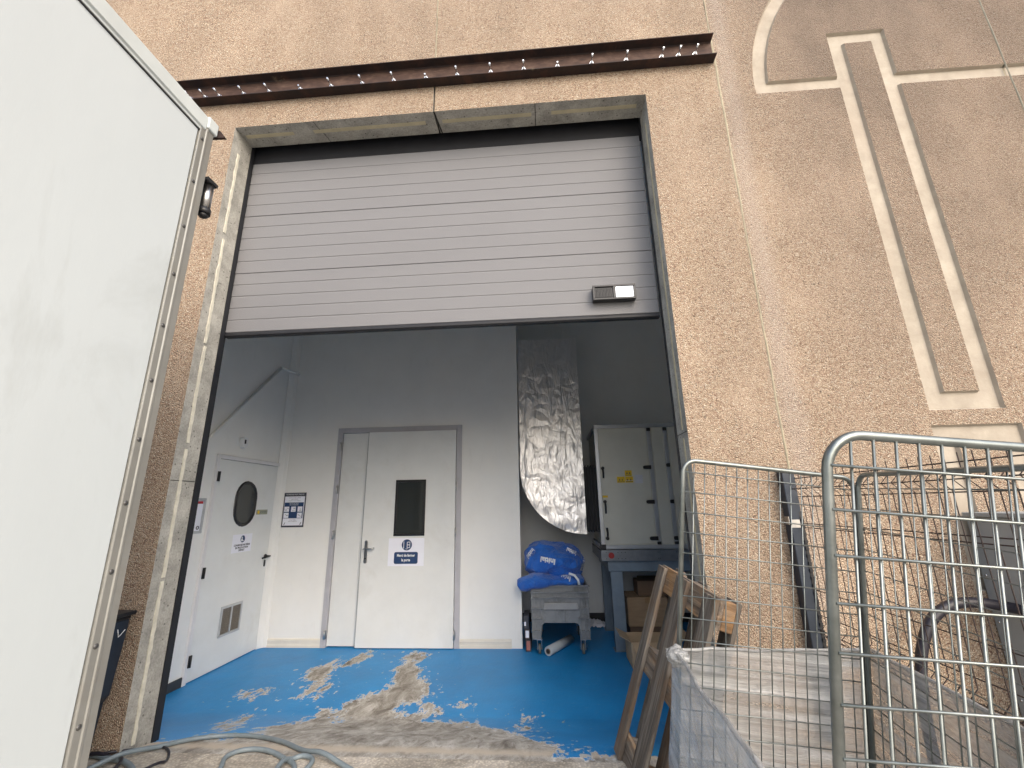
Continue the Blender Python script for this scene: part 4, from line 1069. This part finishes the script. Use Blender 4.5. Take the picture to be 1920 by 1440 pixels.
# cardboard boxes under the unit
def carton(x0, x1, y0, y1, z0, z1, mat, label, flaps=False, tape=True, rot=0):
    t_ = thing('cardboard_box', label, 'cardboard box', ((x0 + x1) / 2, (y0 + y1) / 2, z0), 'cardboard boxes under the air handling unit')
    cx_, cy_ = (x0 + x1) / 2, (y0 + y1) / 2
    def T(v): x, y = v.x - cx_, v.y - cy_; return (cx_ + x * math.cos(rot) - y * math.sin(rot), cy_ + x * math.sin(rot) + y * math.cos(rot), v.z)
    mb = MB()
    if not flaps: mb.box(x0, x1, y0, y1, z0, z1, T=T)
    else:
        e = .006
        mb.box(x0, x1, y0, y0 + e, z0, z1, T=T); mb.box(x0, x1, y1 - e, y1, z0, z1, T=T); mb.box(x0, x0 + e, y0 + e, y1 - e, z0, z1, T=T); mb.box(x1 - e, x1, y0 + e, y1 - e, z0, z1, T=T); mb.box(x0 + e, x1 - e, y0 + e, y1 - e, z0, z0 + e, T=T)
    obj('box_body', mb, mat, t_, bevel=.002)
    if flaps:
        for (ax, sgn) in (('x', -1), ('x', 1), ('y', -1)):
            mb = MB()
            if ax == 'y': vs = [(x0 + .01, y0, z1), (x1 - .01, y0, z1), (x1 - .02, y0 - .13, z1 - .06), (x0 + .02, y0 - .13, z1 - .06)]
            else:
                xx = x0 if sgn < 0 else x1; vs = [(xx, y0 + .01, z1), (xx, y1 - .01, z1), (xx + sgn * .10, y1 - .02, z1 + .05), (xx + sgn * .10, y0 + .02, z1 + .05)]
            vs2 = [(a, b, c + .004) for a, b, c in vs]
            mb.add([T(Vector(v)) for v in vs + vs2], [(0, 1, 2, 3), (7, 6, 5, 4), (0, 4, 5, 1), (1, 5, 6, 2), (2, 6, 7, 3), (3, 7, 4, 0)]); obj('flap', mb, mat, t_)
    elif tape:
        mb = MB(); mb.box((x0 + x1) / 2 - .025, (x0 + x1) / 2 + .025, y0 - .0006, y1, z1 - .0, z1 + .0007, T=T); mb.box((x0 + x1) / 2 - .025, (x0 + x1) / 2 + .025, y0 - .0009, y0 - .0002, z1 - .06, z1, T=T); obj('packing_tape', mb, M('brown_tape', (.30, .19, .09), .3), t_)
carton(3.05, 3.52, 2.25, 2.62, .005, .235, CARDL, 'light brown open cardboard box nearest the pallet, its flap folded out', flaps=True)
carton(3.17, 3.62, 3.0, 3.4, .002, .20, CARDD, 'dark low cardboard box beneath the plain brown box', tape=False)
carton(3.155, 3.60, 2.97, 3.37, .202, .50, CARD, 'plain brown cardboard box stacked under the air handling unit')
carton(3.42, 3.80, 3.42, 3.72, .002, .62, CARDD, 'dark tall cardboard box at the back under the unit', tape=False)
carton(3.30, 3.62, 3.05, 3.32, .503, .66, CARDD, 'small dark cardboard box on top of the plain brown box', tape=False)

# ------------------------------------------------------------------ truck body
tr = thing('box_truck', 'large white box truck body with riveted grey corner post, at the left', 'truck', (-.2, -4, .3))
TX, TY, TZ, TB = .866, -1.078, 3.2, .72
mb = MB(); mb.box(-1.53, TX - .012, -7.2, TY - .02, TB + .05, TZ - .02); obj('cargo_box', mb, TRUCKW, tr)
mb = MB(); mb.box(TX - .011, TX, -7.1, TY - .078, TB + .08, TZ - .088); obj('side_panel', mb, TRUCKW, tr, bevel=.003)
mb = MB()
mb.prism([(TX - .02, TZ), (TX + .006, TZ), (TX + .012, TZ - .008), (TX + .010, TZ - .068), (TX + .003, TZ - .074), (TX + .003, TZ - .084), (TX - .02, TZ - .084)], -7.2, TY - .052, axis='y'); obj('top_rail', mb, RAILG, tr, bevel=.002)
mb = MB(); mb.prism([(TX - .02, TZ - .0885), (TX + .004, TZ - .0885), (TX + .004, TZ - .093), (TX - .02, TZ - .093)], -7.2, TY - .06, axis='y'); obj('rail_seal', mb, BLACKP, tr)
# corner post profile in plan (x, y)
mb = MB()
mb.prism([(TX - .03, TY - .074), (TX + .004, TY - .074), (TX + .006, TY - .070), (TX + .006, TY - .047), (TX + .009, TY - .043), (TX + .009, TY - .036), (TX + .007, TY - .032), (TX + .007, TY - .006), (TX - .002, TY + .001), (TX - .05, TY + .001), (TX - .05, TY - .0)], TB, TZ - .002, axis='z'); cp = obj('corner_post', mb, TRUCKG, tr, bevel=.001)
mb = MB(); mb.prism([(TX - .07, TZ + .006), (TX + .016, TZ + .006), (TX + .016, TZ - .055), (TX - .07, TZ - .055)], TY - .05, TY + .006, axis='y'); obj('corner_cap', mb, RAILG, tr, bevel=.006)
rv0 = None
for k in range(13):
    z = 3.077 - .2155 * k
    if z < TB: break
    if rv0 is None:
        mb = MB(); mb.sphere((TX + .006, TY - .058, z), (.0045, .0085, .0085), 12); rv0 = obj('rivet', mb, M('grey_rivet', (.10, .10, .10), .4, .6), tr, loc=(TX, TY, z))
    else: q = rv0.copy(); link(q); q.parent = tr; q.location = Vector((TX, TY, z)) - tr.location
ml_ = link(bpy.data.objects.new('door_hinge', None)); ml_.parent = tr; ml_.location = Vector((TX, TY + .03, 2.86)) - tr.location
mb = MB(); mb.cyl((TX - .012, TY + .04, 2.80), (TX - .012, TY + .04, 2.92), .021, n=20); obj('hinge_barrel', mb, STEEL, ml_)
mb = MB(); mb.cyl((TX - .012, TY + .04, 2.775), (TX - .012, TY + .04, 2.7995), .026, n=20); mb.box(TX - .04, TX + .014, TY + .0015, TY + .06, 2.9205, 2.935); mb.box(TX - .04, TX - .02, TY + .0015, TY + .05, 2.775, 2.92); mb.sphere((TX - .012, TY + .04, 2.77), (.02, .02, .015), 12); obj('hinge_bracket', mb, BLACKM, ml_)
mb = MB(); mb.prism([(TX - .05, 3.15), (TX + .05, 3.145), (TX + .02, 3.185), (TX - .05, 3.20)], TY + .008, TY + .02); obj('rear_bracket', mb, RUST, tr)
mb = MB(); mb.box(-1.53, TX - .0, -7.2, TY - .0, TB - .06, TB - .002); mb.box(-1.2, -1.05, -7.4, TY - .3, .82 - .28, TB - .062); mb.box(.4, .55, -7.4, TY - .3, .82 - .28, TB - .062); obj('chassis', mb, BLACKM, tr)
for x in (-1.35, .55):
    for y in (-2.8, -7.9):
        mb = MB(); mb.cyl((x, y, .3 + .36), (x + .25, y, .3 + .36), .36, n=36); wt = obj('wheel', mb, RUBBER, tr, bevel=.02)
        mb = MB(); mb.cyl((x - .004, y, .66), (x + .254, y, .66), .2, n=24); obj('rim', mb, STEEL, wt)
mb = MB(); mb.prism([(-7.3, .62), (-9.3, .62), (-9.3, 1.5), (-8.9, 2.3), (-7.3, 2.4)], -1.3, .64, axis='x'); obj('cab', mb, TRUCKW, tr, bevel=.05)

# black bin between truck and wall
bb = thing('waste_bin', 'black wheeled waste bin squeezed between the truck and the wall', 'bin', (-.3, -.25, .3))
mb = MB(); vs = []
ring = lambda x0, x1, y0, y1, z: [(x0, y0, z), (x1, y0, z), (x1, y1, z), (x0, y1, z)]
lv = [ring(-.52, -.105, -.40, -.06, .36), ring(-.52, -.088, -.42, -.055, .57), ring(-.56, -.072, -.44, -.045, .60), ring(-.60, -.055, -.48, -.03, .93), ring(-.60, -.055, -.48, -.03, .965)]
for l in lv: vs += l
fs = [(0, 3, 2, 1)] + [(k * 4 + i, k * 4 + (i + 1) % 4, k * 4 + 4 + (i + 1) % 4, k * 4 + 4 + i) for k in range(len(lv) - 1) for i in range(4)] + [(16, 17, 18, 19)]
mb.add(vs, fs); obj('body', mb, POSTM, bb, bevel=.006)
mb = MB(); mb.box(-.615, -.035, -.50, -.012, .985, 1.005); mb.box(-.60, -.05, -.485, -.028, .9655, .9845); obj('lid', mb, BLACKP, bb, bevel=.006)
mb = MB(); mb.tube([(-.0535, -.095, .925), (-.052, -.086, .885), (-.0515, -.052, .915)], .0022, 6); obj('chalk_tick', mb, WHITEI, bb)
mb = MB(); mb.cyl((-.5, -.12, .36), (-.14, -.12, .36), .05, n=20); obj('wheel', mb, RUBBER, bb)

# ------------------------------------------------------------------ hoses and cables
def catmull(P, n=8, closed=False):
    P = [Vector(p) for p in P]; out = []
    k = len(P)
    for i in range(k - 1):
        p0 = P[max(i - 1, 0)]; p1 = P[i]; p2 = P[i + 1]; p3 = P[min(i + 2, k - 1)]
        for j in range(n):
            t = j / n
            out.append(.5 * ((2 * p1) + (p2 - p0) * t + (2 * p0 - 5 * p1 + 4 * p2 - p3) * t * t + (3 * p1 - p0 - 3 * p2 + p3) * t ** 3))
    out.append(P[-1]); return out
def cable(name, pts, r, mat, label, cat, lift=None):
    P3 = []
    for i, p in enumerate(pts): P3.append((p[0], p[1], G(p[1]) + r + .003 + (p[2] if len(p) > 2 else 0)))
    mb = MB(); mb.tube(catmull(P3, 8), r, 12)
    o = obj(name, mb, mat, loc=P3[0]); return tag(o, label, cat, {'hose': 'grey hoses on the ground', 'cable': 'black cables at the left jamb'}[cat])
cable('garden_hose', [(-.75, -.55), (-.5, -.25), (-.2, -.03), (-.02, -.045), (.12, -.08, .002), (.25, -.17), (.35, -.3), (.40, -.6), (.35, -1.0)], .0125, HOSEM, 'grey hose running from the truck across the foot of the left jamb', 'hose')
cable('garden_hose', [(-.2, -.30), (-.05, -.2), (.06, -.05, .024), (.148, .10), (.203, .215), (.281, .30), (.387, .35), (.545, .335), (.759, .225), (.958, .085), (1.102, .004, .024), (1.26, -.065), (1.5, -.22), (1.75, -.5)], .0115, HOSEM, 'grey hose arching over the sill onto the blue floor', 'hose')
cable('garden_hose', [(.85, -.62), (.68, -.35), (.642, -.12), (.595, -.01), (.62, .055), (.69, .088), (.79, .062), (.895, .003), (.99, -.06), (1.03, -.16), (1.0, -.3), (.97, -.22, .024), (.94, -.08, .024), (.95, -.007), (.992, .024), (1.055, -.005), (1.07, -.08), (1.04, -.22)], .0115, HOSEM, 'looped grey hose lying in a coil in front of the sill', 'hose')
cable('power_cable', [(-.45, -.15), (-.30, -.03), (-.18, -.02), (-.05, -.022, .02), (.03, .06, .0), (.10, .095), (.166, .10), (.245, .04), (.30, -.04), (.30, -.12, .02), (.2, -.3)], .0065, CABLEM, 'black cable looping forward at the foot of the left jamb', 'cable')
cable('power_cable', [(-.40, -.12), (-.22, -.035), (-.08, -.035, .02), (.03, -.045), (.09, -.08, .024), (.14, -.16, .024), (.17, -.35), (.1, -.6)], .0085, CABLEM, 'short thick black cable curving down beside the grey hose at left', 'cable')

# ------------------------------------------------------------------ pallet leaning on the right jamb
pt = thing('wooden_pallet', 'weathered wooden pallet leaning upright against the right jamb', 'pallet', (2.62, .1, .3))
A = Vector((2.585, .17, .302)); Tp = Vector((2.905, .13, 1.215)); Nn = Vector((2.99, -.62, 1.17))
ev = (Tp - A).normalized(); ew = (Nn - Tp); ew = (ew - ev * ew.dot(ev)).normalized(); en = ev.cross(ew).normalized()
if en.x < 0: en = -en
PL = (Tp - A).length; PWD = .66
def TP(v): return A + ev * v.x + ew * v.y + en * v.z
boards = [(0, .09), (.25, .38), (.55, .66)]
random.seed(11)
for i, (a, b) in enumerate(boards):
    mb = MB(); mb.box(0 + random.uniform(0, .01), PL - random.uniform(0, .02), a, b, 0, .021, T=TP, g=(i * 3.3, 0)); obj('deck_board', mb, W1, pt, bevel=.003)
for i, a in enumerate((.0, .43, PL - .13)):
    mb = MB(); mb.box(a, a + .125, .004, PWD, .0215, .043, T=TP, g=(20 + i * 2.7, 1)); obj('stringer_board', mb, W2, pt, bevel=.003)
    for j, w0 in enumerate((.07, .28, PWD - .10)):
        mb = MB(); mb.box(a + .003, a + .122, w0 + .003, w0 + .10, .0435, .095, T=TP, g=(40 + i * 3 + j, 2)); obj('block', mb, W2, pt, bevel=.005)
for j, w0 in enumerate((0, .28, PWD - .10)):
    mb = MB(); mb.box(0, PL, w0, w0 + .10, .0955, .114, T=TP, g=(60 + j * 2.1, 0)); obj('bottom_board', mb, W1, pt, bevel=.003)
mb = MB(); mb.box(.19, .40, -.0012, -.0002, .002, .018, T=TP); obj('paper_tag', mb, PAPER, pt)

# ------------------------------------------------------------------ roll cages
U = Vector((0.11765855, -0.06708405, 0.99078565))
F1 = Vector((2.818, -.817, 1.696)); F2 = Vector((3.468, -.747, 1.615)); N1 = Vector((2.714, -1.871, 1.637)); N2 = Vector((3.362, -1.808, 1.579))
rc = thing('roll_cage', 'galvanised wire-mesh roll cage leaning slightly, wrapped low in plastic film', 'roll cage', (3.1, -1.3, .3))
def mesh_side(P, Q, H, rt, nv, nh, rwire, name, cr=.09, first=.055, dh=None, off=.006):
    """panel with a bent tube frame: P, Q top corners, H height down along U"""
    e = (Q - P); Wd = e.length; e.normalize(); d = -U
    pts = [P + d * H]
    def arcp(c, a, b, n=8):
        return [c + a * math.cos(R(90) * k / n) + b * math.sin(R(90) * k / n) for k in range(n + 1)]
    c1 = P + e * cr + d * cr; c2 = Q - e * cr + d * cr
    pts += arcp(c1, -e * cr, -d * cr) + arcp(c2, -d * cr, e * cr) + [Q + d * H]
    mb = MB(); mb.tube(pts, rt, 14); fr = obj(name, mb, GALV, rc)
    nrm = e.cross(d).normalized()
    if nrm.y > 0: nrm = -nrm
    mb = MB(); o = nrm * off
    for k in range(nv):
        x = Wd * (k + 1) / (nv + 1)
        ins = 0
        if x < cr: ins = cr - math.sqrt(max(0, cr * cr - (cr - x) ** 2))
        elif x > Wd - cr: ins = cr - math.sqrt(max(0, cr * cr - (x - Wd + cr) ** 2))
        mb.tube([P + e * x + d * (ins) + o * .5, P + e * x + d * (H - .01) + o * .5], rwire, 6)
    k = 0; z = first
    while z < H:
        ins = 0
        if z < cr: ins = cr - math.sqrt(max(0, cr * cr - (cr - z) ** 2))
        mb.tube([P + e * ins + d * z + o * .5 + nrm * rwire * 1.7, P + e * (Wd - ins) + d * z + o * .5 + nrm * rwire * 1.7], rwire * .95, 6)
        z += dh; k += 1
    mb2 = obj('wire_mesh', mb, GALV, fr)
    return fr
Hc = 1.26
mesh_side(F1, F2, Hc, .0087, 15, 0, .0022, 'side_frame', cr=.05, first=.045, dh=.0735)
mesh_side(N1, N2, Hc, .0074, 18, 0, .0023, 'side_frame', cr=.055, first=.048, dh=.0635)
G1 = F2 + Vector((.005, -.02, .012)); G2 = N2 + Vector((.01, .03, .012))
mesh_side(G1, G2, Hc, .0087, 17, 0, .0021, 'back_frame', cr=.05, first=.05, dh=.0735)
# base and castors
mb = MB(); dn = -U
def quadbox(c, h):
    vs = list(c) + [v - U * h for v in c]
    mb.add(vs, [(0, 1, 2, 3), (7, 6, 5, 4), (0, 4, 5, 1), (1, 5, 6, 2), (2, 6, 7, 3), (3, 7, 4, 0)])
quadbox([F1 + dn * (Hc - .02), F2 + dn * (Hc - .02), N2 + dn * (Hc - .02), N1 + dn * (Hc - .02)], .03); obj('base_platform', mb, GALV, rc)
for c in (F1, F2, N1, N2):
    p = c + dn * (Hc + .01); p = p + (Vector((3.1, -1.3, p.z)) - p) * .1; zc = .302 + .045
    mb = MB(); mb.cyl((p.x - .014, p.y, zc), (p.x + .014, p.y, zc), .044, n=20); wc = obj('castor', mb, CASTOR, rc, bevel=.004)
    mb = MB(); mb.box(p.x - .024, p.x - .018, p.y - .02, p.y + .02, zc - .01, p.z); mb.box(p.x + .018, p.x + .024, p.y - .02, p.y + .02, zc - .01, p.z); obj('fork', mb, STEEL, wc)

# film wrapped round the lower cage
def film_sheet(rows, name='film'):
    pass
fm = thing('stretch_film', 'milky stretch film wrapped round the lower part of the roll cage', 'plastic film', (3.1, -1.3, .35))
def film_face(P, Q, sP, sQ, H, out, name, seed, nx_=40, nz_=40, bulge=.012):
    e = Q - P; Wd = e.length; vs = []; gs = []
    for j in range(nz_ + 1):
        for i in range(nx_ + 1):
            t = i / nx_; s0 = sP + (sQ - sP) * t + .006 * noise.noise(Vector((t * 6, seed, 0)))
            s = s0 + (H - s0) * j / nz_
            p = P + e * t - U * s
            d = bulge * noise.noise(Vector((t * 2.5, s * 3, seed))) + (.0025 if seed > 7 else .006) * noise.noise(Vector((t * 3.0 + s * 1.2, s * 28, seed + 3)))
            vs.append(p + out * (.018 + d)); gs.append((t * Wd + seed, s, seed))
    mb = MB(); mb.add(vs, [(j * (nx_ + 1) + i, j * (nx_ + 1) + i + 1, (j + 1) * (nx_ + 1) + i + 1, (j + 1) * (nx_ + 1) + i) for j in range(nz_) for i in range(nx_)], 0, True, g=gs)
    # rolled top edge
    o = obj(name, mb, FILM, fm, fixn=False); return vs[:nx_ + 1]
eo = (F2 - F1).normalized(); outy = Vector((-.1, 1, .05)).normalized()
e1_ = film_face(F1 - eo * .012, F2 + eo * .02, .675, .61, Hc, outy, 'film_face', 1.0)
e2_ = film_face(F2 + eo * .01, N2 + eo * .01, .60, .56, Hc, Vector((1, .1, -.1)).normalized(), 'film_face', 4.0)
e3_ = film_face(F1 - eo * .004 + Vector((0, .02, 0)), N1 - eo * .01, .675, .53, Hc, Vector((-1, -.05, 0)).normalized(), 'film_face', 8.0, bulge=.02)
for e_ in (e1_, e2_, e3_):
    mb = MB(); pts = [p + Vector((0, 0, .003 * noise.noise(p * 20))) for p in e_]; mb.tube(pts, [.006 + .003 * noise.noise(p * 9) for p in pts], 8); mb.g = [(v[0] * 2 + v[1], v[2] * 4, 0) for v in mb.v]; obj('film_hem', mb, FILM, fm)
# bunched film at the far-left corner and on the near post
def wad(c, r, name, sd):
    bm = bmesh.new(); bmesh.ops.create_icosphere(bm, subdivisions=4, radius=1)
    for v in bm.verts:
        q = v.co.copy(); k = 1 + .25 * noise.noise(q * 2 + Vector((sd, 0, 0))) + .18 * noise.noise(Vector((q.x * 9, q.y * 3, q.z * 3)) + Vector((sd, 0, 0)))
        v.co = Vector((q.x * r[0], q.y * r[1], q.z * r[2])) * k + Vector(c) - wloc(fm)
    me = bpy.data.meshes.new(name); bm.to_mesh(me); bm.free(); me.polygons.foreach_set('use_smooth', [True] * len(me.polygons)); me.materials.append(FILM)
    at = me.attributes.new('grain', 'FLOAT_VECTOR', 'POINT'); at.data.foreach_set('vector', [c_ for v in me.vertices for c_ in (v.co.x * 3, v.co.y * 3, v.co.z * 3)])
    o = link(bpy.data.objects.new(name, me)); o.parent = fm
wad(F1 - eo * .005 - U * .68 + Vector((-.01, -.03, 0)), (.035, .05, .03), 'film_knot', 1)
wad(N1 - U * .475 + Vector((.006, -.012, 0)), (.026, .016, .012), 'film_knot', 5)
wad(N1 - U * .49 + Vector((.035, -.012, 0)), (.03, .012, .009), 'film_knot', 7)

# ------------------------------------------------------------------ wire fence panel and posts
fe = thing('wire_fence', 'dark welded-wire fence panel with V-folds behind the roll cage', 'fence', (3.62, -.8, .85))
mb = MB(); Zt, Zb, Ya, Yb_ = 1.68, .865, -.02, -1.95
prof = [(0, Zt), (0, Zt - .035), (-.0, Zt - .05), (-.035, Zt - .085), (0, Zt - .12), (0, 1.30), (0, .98), (0, .955), (-.03, .925), (0, .895), (0, Zb)]
y = Ya - .02
while y > Yb_:
    mb.tube([(3.62 + a, y, z) for a, z in prof], .0019, 6, caps=False); y -= .052
for a, z in ((0, Zt - .03), (-.035, Zt - .085), (0, Zt - .125), (0, 1.42), (0, 1.40), (0, 1.10), (0, .985), (-.03, .925), (0, .89)):
    mb.tube([(3.625 + a, Ya, z), (3.625 + a, Yb_, z)], .0022, 6)
obj('wire_mesh', mb, FENCEM, fe)
mb = MB(); mb.box(3.553, 3.617, -.062, -.006, .45, 1.70); p1 = obj('post', mb, POSTM, fe, bevel=.004)
mb = MB(); mb.box(3.549, 3.552, -.058, -.015, 1.415, 1.455); mb.box(3.556, 3.60, -.0645, -.0625, 1.40, 1.44); obj('clamp', mb, STEEL, p1)
cm = [(-.0622, .60), (-.0622, 1.48)]
for k in range(23, -1, -1): cm += [(-.064, .64 + k * .035), (-.069, .64 + k * .035), (-.069, .625 + k * .035), (-.064, .625 + k * .035)]
mb = MB(); mb.prism(cm, 3.604, 3.6195, axis='x')
obj('post_notches', mb, BLACKP, p1)
mb = MB(); mb.box(3.59, 3.65, Yb_ - .06, Yb_, .302, 1.75); obj('post', mb, POSTM, fe, bevel=.004)

cb = thing('utility_cabinet', 'grey steel cabinet standing against the wall behind the fence', 'cabinet', (4.9, -.2, .3))
mb = MB(); mb.box(4.46, 5.2, -.38, -.004, .38, 1.44); obj('casing', mb, CABM, cb, bevel=.006)
mb = MB(); mb.box(4.445, 5.215, -.395, -.003, 1.4405, 1.462); obj('lid', mb, CABM, cb, bevel=.004)
mb = MB(); mb.box(4.50, 5.16, -.386, -.3805, .42, 1.40); obj('door', mb, CABM, cb, bevel=.003)
mb = MB(); mb.box(4.48, 5.18, -.36, -.01, .302, .3795); obj('plinth', mb, CONC, cb)
mb = MB()
for z in (1.38, 1.16, .95, .62): mb.sphere((4.459, -.03, z), (.004, .006, .006), 8); mb.sphere((4.459, -.34, z), (.004, .006, .006), 8)
obj('screw', mb, ZINC, cb)
mb = MB(); mb.tube(catmull([(3.93, -.15, .30), (3.94, -.15, .60), (3.955, -.15, .73), (3.99, -.15, .86), (4.05, -.15, .97), (4.13, -.15, 1.035), (4.22, -.15, 1.06), (4.33, -.15, 1.055), (4.47, -.15, 1.03)], 8), .023, 14)
tag(obj('conduit_hose', mb, CABLEM, loc=(3.93, -.15, .3)), 'thick black conduit bending from the ground into the grey cabinet', 'conduit')
